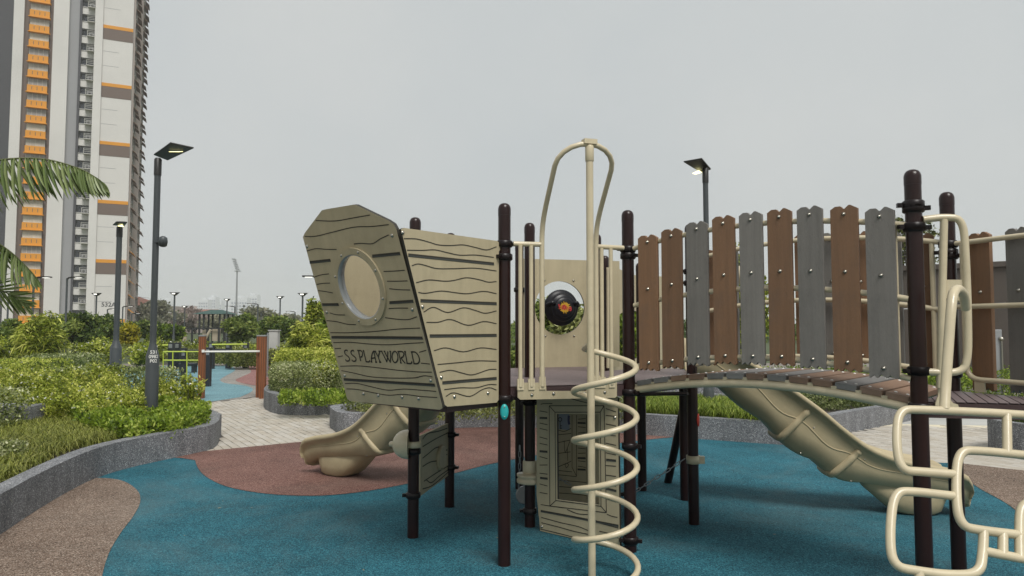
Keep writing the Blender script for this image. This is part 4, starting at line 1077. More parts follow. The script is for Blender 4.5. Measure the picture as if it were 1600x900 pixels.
def clumpy(P, n_cl, amount=.22, scale=None):
    """tint offset that changes clump by clump"""
    c = P[rng.integers(0, len(P), n_cl)]; tv = rng.normal(.5, amount, n_cl)
    idx = np.zeros(len(P), int); best = np.full(len(P), 1e9)
    for k in range(n_cl):
        dd = ((P - c[k]) ** 2).sum(1); w_ = dd < best; best[w_] = dd[w_]; idx[w_] = k
    return tv[idx]
def blades(P, length, width, lean=.5, tint_c=.5):
    """arching grass blades of two bent segments"""
    n = len(P); a = rng.uniform(0, 2 * np.pi, n); d = np.stack([np.cos(a), np.sin(a), np.zeros(n)], 1); s = np.stack([-np.sin(a), np.cos(a), np.zeros(n)], 1)
    L = (length * rng.uniform(.6, 1.25, n))[:, None]; k = (lean * rng.uniform(.3, 1.4, n))[:, None]; W = width * rng.uniform(.7, 1.2, n)[:, None]
    z = np.array([0, 0, 1.0])
    m1 = P + d * L * k * .28 + z * L * .55; m2 = P + d * L * k * .7 + z * L * (.92 - .25 * k); t_ = P + d * L * k * 1.15 + z * L * (.98 - .75 * k)
    V = np.stack([P - s * W * .5, P + s * W * .5, m1 + s * W * .5, m1 - s * W * .5, m2 + s * W * .4, m2 - s * W * .4, t_ + s * W * .06, t_ - s * W * .06], 1).reshape(-1, 3)
    b = np.arange(n) * 8
    Fc = np.concatenate([np.stack([b, b + 1, b + 2, b + 3], 1), np.stack([b + 3, b + 2, b + 4, b + 5], 1), np.stack([b + 5, b + 4, b + 6, b + 7], 1)])
    t = rng.normal(tint_c, .22, n)
    return V, Fc, np.concatenate([t, t + .03, t + .08])
def merge(*G):
    V, Fs, T = [], [], []; o = 0
    for v, f, t in G: V.append(v); Fs.append(f + o); T.append(t); o += len(v)
    return np.concatenate(V), np.concatenate(Fs), np.concatenate(T)
def stems(name, roots, tops, r, m, parent):
    b = MB()
    for p, q in zip(roots, tops):
        mdl = (Vector(p) + Vector(q)) / 2 + Vector((rnd.uniform(-.04, .04), rnd.uniform(-.04, .04), 0)) * (Vector(q) - Vector(p)).length
        b.tube([p, mdl, q], [r, r * .8, r * .4], 5, caps=False)
    return b.build(name, m, parent)

# ---- ground covers in the planters (nobody could count them)
def cover(name, poly, n, length, width, h, m, up=.8, tc=.5):
    P2_ = sample_poly(poly, n); z = np.clip(.5 + .5 * np.sin(P2_[:, 0] * 5.1 + 1.3) * np.cos(P2_[:, 1] * 4.3), 0, 1)
    P = np.column_stack([P2_, .21 + rng.uniform(0, 1, n) ** .7 * h * (.65 + .35 * z)])
    V, Fc, t = leaf_geo(P, length, width, up=up, per=clumpy(P, 120, .17) + (tc - .5))
    o = mesh_np(name, V, Fc, m, t); tag(o, kind='stuff'); return o
GC1 = [gp(95, 640, .35), gp(130, 668, .3), gp(235, 662, .35), gp(270, 676, .3), gp(327, 662, .3), gp(328, 650, .3), gp(318, 640, .3), (-4.6, 10.2), (-5.6, 10.9), (-7, 11.2), (-7.4, 9.6)]
cover('ground_cover', GC1, 17000, .055, .026, .3, LGR, tc=.6)
cover('ground_cover', [gp(130, 660, .35), gp(205, 684, .3), gp(240, 676, .3), gp(270, 674, .3), gp(200, 640, .35)], 7000, .055, .026, .24, LGR, tc=.55)
MOP = [p for p in [gp(-60, 790, .25), gp(0, 752, .25), gp(60, 722, .25), gp(110, 700, .25), gp(170, 690, .25), gp(215, 676, .25), gp(130, 655, .25), gp(60, 655, .25), gp(-40, 668, .25), gp(-160, 700, .25), gp(-200, 790, .25)]]
P2_ = sample_poly(MOP, 17000); V, Fc, t = blades(np.column_stack([P2_, np.full(len(P2_), .2)]), .17, .007, 1.05, .62)
tag(mesh_np('spiky_grass', V, Fc, LMO, t), kind='stuff')
GM = [gp(985, 641, .3), gp(1100, 648, .3), gp(1205, 657, .3), gp(1230, 640, .3), gp(1100, 628, .3), gp(985, 625, .3)]
P2_ = sample_poly(GM, 16000); zt_ = .25 * np.clip(np.sin(P2_[:, 0] * 6 + P2_[:, 1] * 3), 0, 1)
V, Fc, t = blades(np.column_stack([P2_, np.full(len(P2_), .2)]), .25, .0085, .65, .6)
tag(mesh_np('bright_grass', V, Fc, LMB, t), kind='stuff')
cover('ground_cover', [gp(436, 622, .35), gp(480, 622, .35), gp(560, 622, .35), gp(560, 606, .4), gp(440, 606, .4)], 5000, .06, .03, .2, LGR)
cover('ground_cover', [gp(530, 640, .3), gp(640, 655, .3), gp(790, 648, .3), gp(980, 652, .3), gp(985, 632, .3), (-.2, 12.6), (-2.0, 11.8)], 15000, .045, .022, .24, LOL, tc=.4)
cover('ground_cover', [(R1I[k][0], R1I[k][1]) for k in range(0, len(R1I), 2)], 900, .04, .02, .1, LDK)
FARB = [(-60, 28), (-14.8, 28), (-14.8, 15), (-40, 12)]
cover('ground_cover', FARB, 26000, .16, .07, .35, LOL, tc=.6)
cover('ground_cover', [(-14.6, 28.2), (-4, 28.2), (2, 33), (-6, 44), (-30, 44)], 16000, .16, .07, .35, LOL, tc=.55)
cover('ground_cover', [(4, 14.2), (9, 14.2), (12, 17), (4, 17.5)], 9000, .09, .03, .4, LGR)

FALL = leaf_mat('dry_leaf', [(0, (.10, .06, .02)), (.5, (.22, .16, .05)), (1, (.4, .36, .16))], trans=.1)
P2_ = np.concatenate([sample_poly(EP, 70), sample_poly([gp(330, 700), gp(345, 640), gp(420, 650), gp(520, 675), gp(480, 690)], 30)])
P2_ = P2_[~in_poly(P2_, L1) & ~in_poly(P2_, M2)]
V, Fc, t = leaf_geo(np.column_stack([P2_, np.full(len(P2_), .014)]), .035, .016, up=-.0, spread=1.0)
V[:, 2] = .0115 + (V[:, 2] - .014) * .12
tag(mesh_np('fallen_leaves', V, Fc, FALL, t), kind='stuff')

# ---- clipped hedges
def hedge(px0, px1, D, ytop, z0, depth, label, m=LOL, n=6000, leaf=.04, ang=0.0, round_=.6, group=None, tc=.5):
    p0, p1 = at(px0, ytop, D), at(px1, ytop, D + ang); zt_ = (p0.z + p1.z) / 2
    c = (p0 + p1) / 2; ux = (p1 - p0); ux.z = 0; ln = ux.length; ux = ux / ln; uy = Vector((-ux.y, ux.x, 0))
    e = empty('hedge', (c.x, c.y, z0), label, 'hedge', group)
    hh = (zt_ - z0)
    # points near the surface of a rounded box, a few inside
    Q = rng.uniform(-1, 1, (n * 3, 3)); r = (np.abs(Q) ** 7.0).sum(1) ** (1 / 7.0); Q = Q[r < 1][:n * 2]; r = (np.abs(Q) ** 7.0).sum(1) ** (1 / 7.0)
    k = rng.uniform(0, 1, len(Q)) < np.where(r > .8, 1, .25); Q = Q[k][:n]
    wob = 1 + .05 * np.sin(Q[:, 0] * ln * 4 + 1) * np.cos(Q[:, 1] * 3)
    X = np.array(c)[None, :2] + np.outer(Q[:, 0] * ln / 2, np.array(ux)[:2]) + np.outer((Q[:, 1] * .5) * depth, np.array(uy)[:2])
    P = np.column_stack([X, z0 + hh * (.5 + .5 * Q[:, 2] * wob)])
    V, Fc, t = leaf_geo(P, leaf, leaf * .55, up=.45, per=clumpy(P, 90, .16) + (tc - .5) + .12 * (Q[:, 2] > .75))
    mesh_np('foliage', V, Fc, m, t, e)
    k = int(max(4, ln * 4)); rt = [c + ux * rnd.uniform(-.45, .45) * ln + uy * rnd.uniform(-.3, .3) * depth for _ in range(k)]
    stems('stem', [(p.x, p.y, z0 - .02) for p in rt], [(p.x + rnd.uniform(-.1, .1), p.y, z0 + hh * .75) for p in rt], .012, BARK, e)
    return e
hedge(421, 540, 13.6, 566, .3, 1.5, 'thick clipped olive hedge in the rounded planter behind the cream paving', LVA, 15000, .036, .4, tc=.48)
hedge(520, 720, 15.2, 560, .3, 1.3, 'clipped hedge hidden behind the ship bow', LOL, 5000, .05)
hedge(84, 262, 14.2, 574, .2, 1.4, 'low clipped pale topped hedge behind the nearest lamp post', LVA, 9000, .05, -.6, tc=.42)
hedge(60, 144, 21.5, 553, .1, 2.0, 'square clipped grey green hedge left of the black bollard', LVA, 6000, .07, 0, tc=.4)
hedge(-10, 92, 17.5, 561, .1, 1.6, 'clipped bushy hedge at the far left edge', LYG, 6000, .06, tc=.48)
hedge(360, 445, 25.5, 546, .1, 1.3, 'long dark clipped hedge behind the exercise bars', LOL, 6000, .08, tc=.36)
hedge(268, 372, 27.5, 546, .1, 1.2, 'clipped hedge behind the black equipment posts', LOL, 5000, .08, tc=.42)
hedge(436, 548, 18.6, 545, .2, 1.6, 'flowering yellow green hedge left of the ship bow', LYG, 8000, .065, tc=.55)
hedge(1255, 1440, 11.2, 606, .22, 1.1, 'small leaved rounded hedge under the right end of the bridge', LVA, 11000, .04, 1.3, tc=.36)
hedge(1576, 1660, 8.55, 634, .3, .6, 'small leafy shrub growing in the round planter at the right edge', LDK, 4000, .035, tc=.55)
hedge(-40, 14, 6.6, 694, .2, .6, 'small white edged shrub at the left edge among spiky grass', LVA, 2600, .035, tc=.62)
hedge(-90, 24, 8.7, 606, .25, .8, 'pale flowering shrub behind the grey wall end at the left edge', LVA, 3000, .04, tc=.5)
hedge(1440, 1600, 15.5, 578, 0, 1.2, 'low green hedge seen beneath the right hand deck', LGR, 6000, .05)

# ---- loose flowering shrubs, each its own plant
def shrub(px, D, ytop, wpx, label, m=LYG, n=3200, leaf=.06, flowers=26, z0=.2, tc=.5, group=None, sparse=False):
    p = at(px, ytop, D); rad = wpx / F * D / 2; hh = p.z - z0
    e = empty('flowering_shrub' if flowers else 'shrub', (p.x, p.y, z0), label, 'shrub', group)
    kst = 9 if not sparse else 14; tips = []
    for i in range(kst):
        a = rnd.uniform(0, 6.28); rr = rad * rnd.uniform(.2, .95) ** .7
        tips.append((p.x + rr * math.cos(a), p.y + rr * math.sin(a), z0 + hh * rnd.uniform(.62, 1.0) * (1 - .25 * (rr / rad) ** 2)))
    stems('stem', [(p.x + rnd.uniform(-.08, .08), p.y + rnd.uniform(-.08, .08), z0 - .02) for _ in tips], tips, .007 if sparse else .009, STEM, e)
    T = np.array(tips); base = np.array([p.x, p.y, z0])
    i = rng.integers(0, len(T), n); f = rng.uniform(.3 if not sparse else .35, 1.03, n)[:, None]
    P = base + (T[i] - base) * f + rng.normal(0, (.11 if not sparse else .025) * max(.6, rad), (n, 3))
    P[:, 2] = np.maximum(P[:, 2], z0 + .01)
    V, Fc, t = leaf_geo(P, leaf, leaf * .42, up=.55, per=clumpy(P, 60, .2) + (tc - .5))
    mesh_np('foliage', V, Fc, m, t, e)
    if flowers:
        q = P[P[:, 2] > np.quantile(P[:, 2], .55)]; q = q[rng.integers(0, len(q), flowers)] + rng.normal(0, .02, (flowers, 3)); q[:, 1] -= .04; q[:, 2] += .03
        G_ = [leaf_geo(q + rng.normal(0, .004, q.shape), leaf * .45, leaf * .32, up=.2) for _ in range(4)]
        V, Fc, t = merge(*G_); mesh_np('blossom', V, Fc, FLW, None, e)
    return e
gsh = 'white flowering shrubs in the left planter'
n_ = 0
words = ['tallest white flowering shrub close behind the nearest lamp post', 'yellow green flowering shrub with loose sprays at the left edge', 'rounded flowering shrub left of the dark gap in the planting', 'flowering shrub above the bright green ground cover', 'shrub with many white blossoms in front of the clipped hedge', 'leggy shrub with bare stems over the ground cover', 'broad yellow green shrub in the middle of the left planter', 'flowering shrub just left of the nearest lamp post', 'upright loose shrub with a tall shoot', 'pale flowering shrub behind the left edge wall', 'flowering shrub right of the nearest lamp post', 'low flowering shrub at the back of the left planter']
spec = [(212, 10.6, 599, 120), (30, 9.9, 587, 150), (95, 9.7, 601, 120), (150, 9.4, 619, 110), (70, 11.6, 579, 150), (180, 9.1, 629, 80), (130, 11.0, 594, 150), (195, 9.9, 606, 100), (152, 11.9, 564, 70), (10, 12.8, 569, 160), (252, 10.7, 595, 70), (105, 13.2, 581, 170)]
for wd_, (px, D, yt, wp) in zip(words, spec):
    shrub(px, D, yt, wp, wd_, LYG, int(4200 + wp * 24), .046, int(16 + wp / 8), .22, .58, gsh)
shrub(302, 10.0, 572, 44, 'tall sparse shrub of thin upright stems beside the lamp post', LYG, 900, .06, 8, .22, .6, None, True)
shrub(283, 9.6, 612, 34, 'small sparse twiggy shrub between lamp post and paving', LYG, 380, .055, 3, .22, .55, None, True)
gfs = 'flowering shrubs beyond the gym area'
for wd_, px, D, yt, wp, tc_ in (('flowering yellow green shrub behind the second lamp post', 215, 24, 527, 70, .55), ('white blossomed shrub left of the far lamp posts', 20, 24, 530, 110, .5), ('loose pale green shrub behind the black bollard', 178, 26, 528, 70, .55), ('flowering shrub beyond the far clipped hedge', 150, 30, 530, 60, .5), ('white flowering shrub right of the grey cabinet', 470, 21, 535, 70, .55), ('flowering shrub behind the exercise bars', 250, 29, 531, 60, .5), ('pale shrub behind the far black posts', 400, 31, 534, 60, .5), ('white flowering shrub in front of the far playground', 320, 33, 532, 70, .45)):
    shrub(px, D, yt, wp, wd_, LYG, 2200, .12, 22, .1, tc_, gfs)
shrub(500, 13.6, 560, 85, 'yellow green flowering shrub beside the ship bow', LYG, 3000, .06, 14, .3, .6)

# ---- trees
def tree(px, D, ytop, wpx, label, m, n=4000, leaf=.2, ybase=.35, trunk=True, tc=.5, lobes=16, name='tree', gappy=.75, dsc=.8, z0=0.0, group=None, wr=.5, droop=0.0):
    p = at(px, ytop, D); rad = wpx / F * D / 2; ht = p.z - z0; zc0 = z0 + ht * ybase
    e = empty(name, (p.x, p.y, z0), label, 'tree', group)
    cz = (zc0 + p.z) / 2; rz = (p.z - zc0) / 2
    C = []
    while len(C) < lobes:
        q = rng.uniform(-1, 1, 3)
        if .25 < np.linalg.norm(q) < 1: C.append(q)
    C = np.array(C) * [rad * .78, rad * dsc * .78, rz * .78] + [p.x, p.y, cz]
    b = MB(); tr = max(.03, rad * .055)
    b.tube([(p.x, p.y, z0 - .05), (p.x + rad * .04, p.y, z0 + ht * ybase * .6), (p.x, p.y, z0 + ht * (ybase + .25))], [tr, tr * .8, tr * .5], 8)
    b.build('trunk', BARK, e)
    b = MB(); fork = Vector((p.x, p.y, z0 + ht * ybase * .8))
    for c in C:
        c = Vector(c); b.tube([fork, fork.lerp(c, .5) + Vector((0, 0, rz * .1)), c], [tr * .5, tr * .3, tr * .1], 5, caps=False)
    b.build('limb', BARK, e)
    lr = np.array([rad, rad * dsc, rz]) * rng.uniform(.26, .46, (lobes, 1)) * gappy / .75
    i = rng.integers(0, lobes, n); q = rng.normal(0, 1, (n, 3)); q /= np.linalg.norm(q, axis=1)[:, None]
    P = C[i] + q * lr[i] * (rng.uniform(.0, 1, n) ** .45)[:, None] * 1.05
    P[:, 2] = np.maximum(P[:, 2], z0 + .1)
    tv = rng.normal(tc, .15, lobes)[i]
    V, Fc, t = leaf_geo(P, leaf, leaf * wr, up=.35, per=tv, tint_v=.3, droop=droop)
    mesh_np('crown', V, Fc, m, t, e)
    return e
tree(62, 22, 477, 84, 'feathery yellow green bamboo like tree in front of the tower', LYG, 9500, .24, .08, tc=.46, lobes=30, wr=.15, droop=.35, gappy=.6)
tree(15, 26, 500, 80, 'dark green bush tree at the left edge under the palm', LDK, 5000, .18, .1, tc=.6)
tree(118, 40, 490, 90, 'dense dark green tree right of the bamboo tree', LDK, 7000, .25, .1, tc=.55, lobes=22)
tree(178, 46, 494, 80, 'dark green tree below the tower number', LDK, 6000, .27, .1, tc=.5, lobes=20)
tree(203, 38, 503, 34, 'small bright yellow leaved tree by the second lamp post', LYE, 2500, .2, .15, tc=.5)
tree(232, 62, 503, 60, 'dark bushy tree behind the nearest lamp post', LDK, 4500, .35, .1, tc=.62)
tree(264, 58, 506, 46, 'bright green tree left of the far playground', LGR, 4000, .32, .1, tc=.4)
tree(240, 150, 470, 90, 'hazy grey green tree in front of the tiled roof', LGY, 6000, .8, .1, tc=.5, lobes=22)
tree(305, 160, 482, 80, 'hazy pinkish tree behind the gazebo roof', LPK, 6000, .9, .1, tc=.55, lobes=22)
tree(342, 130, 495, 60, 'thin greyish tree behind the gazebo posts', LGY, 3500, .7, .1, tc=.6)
tree(380, 54, 489, 62, 'round green tree right of the gazebo', LDK, 7000, .3, .08, tc=.66, lobes=24)
tree(434, 48, 492, 66, 'round green tree behind the grey cabinet', LDK, 7000, .27, .08, tc=.62, lobes=24)
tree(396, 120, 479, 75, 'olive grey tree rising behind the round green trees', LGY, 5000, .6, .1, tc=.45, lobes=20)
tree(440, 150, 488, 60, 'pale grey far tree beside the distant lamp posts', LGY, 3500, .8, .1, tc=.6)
tree(462, 90, 505, 40, 'small far green tree left of the conifer', LDK, 2500, .4, .1, tc=.6)
tree(495, 27, 461, 40, 'upright yellow green conical tree beside the ship bow', LYG, 6000, .16, .1, tc=.48, lobes=22)
tree(487, 20, 506, 75, 'fine leaved bright bush tree left of the ship bow', LYG, 12000, .2, .06, tc=.6, lobes=26, wr=.18, droop=.3)
tree(540, 24, 470, 90, 'green tree hidden behind the ship bow', LGR, 5000, .2, .1, tc=.45)
tree(860, 17, 470, 110, 'leafy green tree seen through the round back window', LDK, 7000, .13, .12, tc=.72, lobes=20)
tree(905, 15, 455, 90, 'pale green tree right of the round back window', LOL, 5000, .12, .12, tc=.62, lobes=20)
tree(990, 13.8, 440, 90, 'bright green tree seen through the tunnel opening', LGR, 7000, .11, .1, tc=.5, lobes=22)
tree(1160, 17, 366, 80, 'tall yellow green tree between the bridge pickets', LYG, 9000, .13, .12, tc=.55, lobes=24)
tree(1420, 22, 330, 110, 'sparse tree with thin branches above the brown wall', LOL, 1500, .16, .55, tc=.35, lobes=18, gappy=.6)
tree(1495, 24, 395, 60, 'small sparse tree top behind the right hand posts', LOL, 700, .17, .55, tc=.35, lobes=10, gappy=.6)
tree(770, 21, 520, 160, 'low dark trees row crown seen under the deck', LDK, 5000, .16, .05, tc=.5)

P2_ = np.column_stack([rng.uniform(-14, 70, 16000), rng.normal(76, 4, 16000)])
hh_ = 1.7 + 1.1 * np.abs(np.sin(P2_[:, 0] * .55) * np.cos(P2_[:, 0] * .23 + 1))
P = np.column_stack([P2_, rng.uniform(0, 1, len(P2_)) ** .8 * hh_])
V, Fc, t = leaf_geo(P, .5, .26, up=.4, per=clumpy(P, 120, .2))
tag(mesh_np('far_undergrowth', V, Fc, LDK, t), kind='stuff')

# ---- palm with three fronds reaching in from the left
PALM = empty('palm_tree', (-6.6, 5.6, .2), 'palm tree whose long fronds reach in from the left edge', 'tree')
b = MB(); b.tube(smooth_path([(-6.6, 5.6, .15), (-6.5, 5.65, 1.0), (-6.35, 5.75, 2.2)], 5), [.16] * 3 + [.13] * 8, 12); b.build('trunk', BARK, PALM)
def leaflet_mesh(k):
    V = []; n = 6
    for i in range(n + 1):
        t = i / n; wv = math.sin(math.pi * min(1, t * .92 + .08)) ** .6 * (.5 if t < .98 else .1)
        V += [(t, -wv, .25 * wv - k * t * t), (t, 0, -k * t * t), (t, wv, .25 * wv - k * t * t)]
    Fs = []
    for i in range(n):
        a = i * 3; Fs += [(a, a + 3, a + 4, a + 1), (a + 1, a + 4, a + 5, a + 2)]
    me = bpy.data.meshes.new('leaflet'); me.from_pydata(V, [], Fs)
    a = me.attributes.new('tint', 'FLOAT', 'FACE'); a.data.foreach_set('value', [(.25, .5, .75, .4)[int(k * 40) % 4]] * len(Fs))
    me.materials.append(LPM); return me
LM = [leaflet_mesh(k) for k in (.03, .06, .10, .15)]
def frond(pts, length, n, dirs, wd=.02, r=.012):
    sm = smooth_path(pts, 14); b = MB(); b.tube(sm, [r * (1 - .85 * i / (len(sm) - 1)) for i in range(len(sm))], 6)
    fr = b.build('frond', STEM, PALM)
    for k in range(n):
        t = (k + .5) / n; i = int(t * (len(sm) - 1)); p = sm[i]; tg = (sm[min(i + 1, len(sm) - 1)] - sm[max(i - 1, 0)]).normalized()
        for sgn in (0, 1):
            d0 = Vector(dirs[sgn]); d = (d0 * (1 - .45 * t) + tg * (.22 + .55 * t ** 1.5) + Vector((rnd.uniform(-.12, .12), rnd.uniform(-.12, .12), rnd.uniform(-.08, .08)))).normalized()
            L = length * (1 - .78 * t ** 2) * rnd.uniform(.88, 1.08)
            nrm = d.cross(Vector((0, 1, .3))).normalized() if abs(d.y) < .9 else d.cross(Vector((1, 0, 0))).normalized()
            if sgn: nrm = (nrm + Vector((0, .5, 0))).normalized()
            y = (nrm - d * nrm.dot(d)).normalized(); z = d.cross(y)
            o = link('leaflet', LM[rnd.randrange(4)], fr)
            M = Matrix((d * L, y * (wd * 2.0 * rnd.uniform(.8, 1.15)), z * L * .55)).transposed().to_4x4()
            M.translation = p - WLOC[fr.name]
            o.matrix_local = M
frond([at(-150, 300, 5.9), at(-60, 262, 5.8), at(10, 249, 5.7), at(70, 249, 5.6), at(120, 262, 5.55), at(146, 275, 5.5), at(160, 285, 5.5)], .44, 54, [(-.05, -.25, -1), (.08, .3, -.97)], .0115)
frond([at(-150, 330, 5.9), at(-60, 350, 5.9), at(0, 382, 5.9), at(35, 410, 5.9), at(58, 437, 5.9)], .42, 34, [(-.35, -.3, -.95), (.1, .5, -.8)], .011)
frond([at(-150, 400, 6.3), at(-70, 420, 6.3), at(-10, 448, 6.3), at(25, 465, 6.3), at(45, 478, 6.3)], .36, 24, [(.75, -.2, .35), (.2, .2, -.95)], .011)

# ------------------------------------------------------------------ lamp posts
def head_slab(b, c, th=.008):
    n = (c[1] - c[0]).cross(c[3] - c[0]).normalized()
    if n.z < 0: n.negate()
    cen = sum(c, Vector()) / 4
    top = []; 
    edge = []
    for i in range(4):
        a, d = c[i], c[(i + 1) % 4]
        for t in (0, .33, .66): edge.append(a.lerp(d, t))
    edge2 = [p + n * (th + .012 * math.sin(math.pi * min(1, ((p - cen).length / (c[0] - cen).length)) * .5)) for p in edge]
    m_ = len(edge); up_ = [cen + (p - cen) * .55 + n * (th + .04) for p in edge]
    b.add(edge + edge2 + up_, [tuple(range(m_))[::-1]] + [(i, (i + 1) % m_, m_ + (i + 1) % m_, m_ + i) for i in range(m_)] + [(m_ + i, m_ + (i + 1) % m_, 2 * m_ + (i + 1) % m_, 2 * m_ + i) for i in range(m_)] + [tuple(range(2 * m_, 3 * m_))])
    return n
def near_lamp(px, D, ytop, label, corners, lens, z0=0.0, rb=.083, rt=.042, yj=545, text=None, box=None):
    p = at(px, ytop, D); e = empty('lamp_post', (p.x, p.y, z0), label, 'lamp post', 'tall grey lamp posts in the garden')
    zt_ = p.z; zj = at(px, yj, D).z; q = Vector((p.x, p.y, 0))
    b = MB(); b.lathe([(rb, z0 - .1), (rb, zj - .1), (rb * .96, zj - .085), (rt * 1.05, zj + .06), (rt, zj + .08), (rt, zj + .2), (rt * .98, zt_ - .22)], q, n=20)
    b.build('pole', LAMPG, e)
    b = MB(); b.lathe([(rt + .006, zt_ - .24), (rt + .006, zt_ - .02), (rt * .8, zt_)], q, n=18); b.build('neck', LAMPB, e)
    b = MB(); c = [at(*k) for k in corners]; n = head_slab(b, c); 
    hd = b.build('lamp_head', LAMPB, e, bevel=.006)
    b = MB(); l = [at(*k) for k in lens]; lo = -n * .022
    pl = c[0]; l = [v - n * ((v - pl).dot(n)) + lo for v in l]
    b.prism(l, -n, .004); b.build('lamp_lens', LENS, hd)
    return e, q, zj
e, q, zj = near_lamp(247, 9.6, 247, 'nearest tall grey lamp post with square head standing in the left planter', [(240, 242.5, 9.66), (266, 224, 9.27), (303, 232, 9.42), (262, 251, 9.86)], [(264, 234.5, 9.5), (268, 231, 9.5), (286, 235, 9.5), (280, 240, 9.5)])
vs, fs = text_mesh('531\n0982\nP02', .062)
b = MB(); rr = .0848; ang0 = .62; cz = at(245, 557, 9.6).z
tv = []
for v in vs:
    a = -math.pi / 2 + ang0 + (v.x / rr); tv.append((q.x + rr * math.cos(a), q.y + rr * math.sin(a), cz + v.y))
b.add(tv, fs); b.build('number_lettering', WHITE, e)
b = MB(); c = at(252.5, 377, 9.55); b.lathe([(.03, -.075), (.052, -.06), (.06, 0), (.05, .05), (.02, .07)], c + Vector((.02, 0, 0)), (.15, -.2, 1), 12); b.box(c + Vector((-.05, .02, 0)), (.13, .03, .03)); b.build('sensor_box', LAMPG, e)
near_lamp(1102, 11.0, 262, 'grey lamp post with square head rising behind the bridge pickets', [(1111, 265, 11.12), (1097, 248.5, 10.65), (1068, 253.5, 10.82), (1096, 270.5, 11.28)], [(1081, 257, 11.25), (1086, 254, 11.3), (1096, 256.5, 11.2), (1091, 259.5, 11.1)], yj=600)
near_lamp(187, 16.0, 354, 'second grey lamp post with flat head in front of the tower', [(176, 352, 16.0), (181, 347.5, 15.72), (199, 348, 15.76), (194, 354, 16.2)], [(184, 350, 16), (186, 349, 16.1), (193, 349.5, 16.1), (191, 351, 15.9)], rb=.12, rt=.06, yj=537)
b = MB()
def far_lamp(px, D, ytop, kind, label, flip=1):
    p = at(px, ytop, D); e = empty('lamp_post', (p.x, p.y, 0), label, 'lamp post', 'lamp posts far off in the garden'); zt_ = p.z
    b = MB(); r = .055
    zj = .9
    b.lathe([(r * 1.6, -.05), (r * 1.6, zj), (r, zj + .12), (r, zt_ - (.02 if kind == 'arm' else .1))], (p.x, p.y, 0), n=12); b.build('pole', LAMPG, e)
    if kind == 'arm':
        b = MB(); dx = Vector((flip, -.1, 0)).normalized(); c = Vector((p.x, p.y, zt_))
        b.tube([c + Vector((0, 0, -.1)), c + dx * .08, c + dx * .35 + Vector((0, 0, .02))], .045, 8)
        b.box(c + dx * .62 + Vector((0, 0, .03)), (.62, .26, .06), (dx, Vector((-dx.y, dx.x, 0)), zv)); hd = b.build('lamp_head', LAMPB, e)
        b = MB(); b.box(c + dx * .68 + Vector((0, 0, -.005)), (.3, .16, .012), (dx, Vector((-dx.y, dx.x, 0)), zv)); b.build('lamp_lens', LENSW, hd)
    else:
        b = MB(); c = Vector((p.x, p.y, zt_)); w_ = .28
        b.add([c + Vector(v) for v in [(-w_, -.2, 0), (w_, -.2, 0), (w_, .2, .02), (-w_, .2, .02), (-.07, -.08, -.2), (.07, -.08, -.2), (.07, .08, -.2), (-.07, .08, -.2), (-.22, -.2, -.05), (.22, -.2, -.05)]],
              [(0, 1, 2, 3), (4, 7, 6, 5), (0, 8, 9, 1), (8, 4, 5, 9), (1, 9, 5, 6, 2), (0, 3, 7, 4, 8), (2, 6, 7, 3)])
        hd = b.build('lamp_head', LAMPB, e)
        b = MB(); b.prism([c + Vector(v) for v in [(-.09, -.15, -.12), (.09, -.15, -.12), (.12, -.203, -.05), (-.12, -.203, -.05)]], (0, -1, .2), .01); b.build('lamp_lens', LENSW, hd)
    return e
far_lamp(273, 48, 457, 'fan', 'far lamp post with fan shaped head in front of the hazy trees')
far_lamp(473, 44, 458, 'fan', 'far lamp post with fan shaped head left of the conical tree')
far_lamp(438, 56, 463, 'fan', 'far lamp post with winged head behind the grey cabinet')
far_lamp(355, 66, 467, 'fan', 'far lamp post with winged head beside the gazebo roof')
far_lamp(151, 50, 458, 'fan', 'lamp post with fan shaped head in front of the tower number')
far_lamp(13, 44, 463, 'fan', 'lamp post with fan head at the left edge below the palm')
far_lamp(289, 70, 478, 'fan', 'thin far lamp post left of the gazebo')
far_lamp(53, 37, 434, 'arm', 'lamp post with side arm rising from the bamboo tree')
far_lamp(105, 39, 434, 'arm', 'lamp post with side arm in front of the grey tower wall')
far_lamp(168, 66, 483, 'arm', 'short far lamp post with arm under the tower number')
far_lamp(192, 60, 479, 'arm', 'far lamp post with arm at the tower corner')
far_lamp(403, 64, 475, 'arm', 'far lamp post with arm left of the round tree', -1)
far_lamp(367, 72, 479, 'arm', 'far lamp post with arm beside the stadium mast', -1)
far_lamp(408, 90, 487, 'arm', 'very far lamp post with arm above the round tree')
far_lamp(461, 76, 487, 'arm', 'far lamp post with arm in front of the hazy flats', -1)
far_lamp(508, 30, 433, 'arm', 'lamp post with arm half hidden behind the ship bow', -1)
far_lamp(206, 74, 490, 'arm', 'small far lamp post right of the tower corner')
far_lamp(275, 80, 488, 'arm', 'small far lamp post in front of the grey green tree', -1)

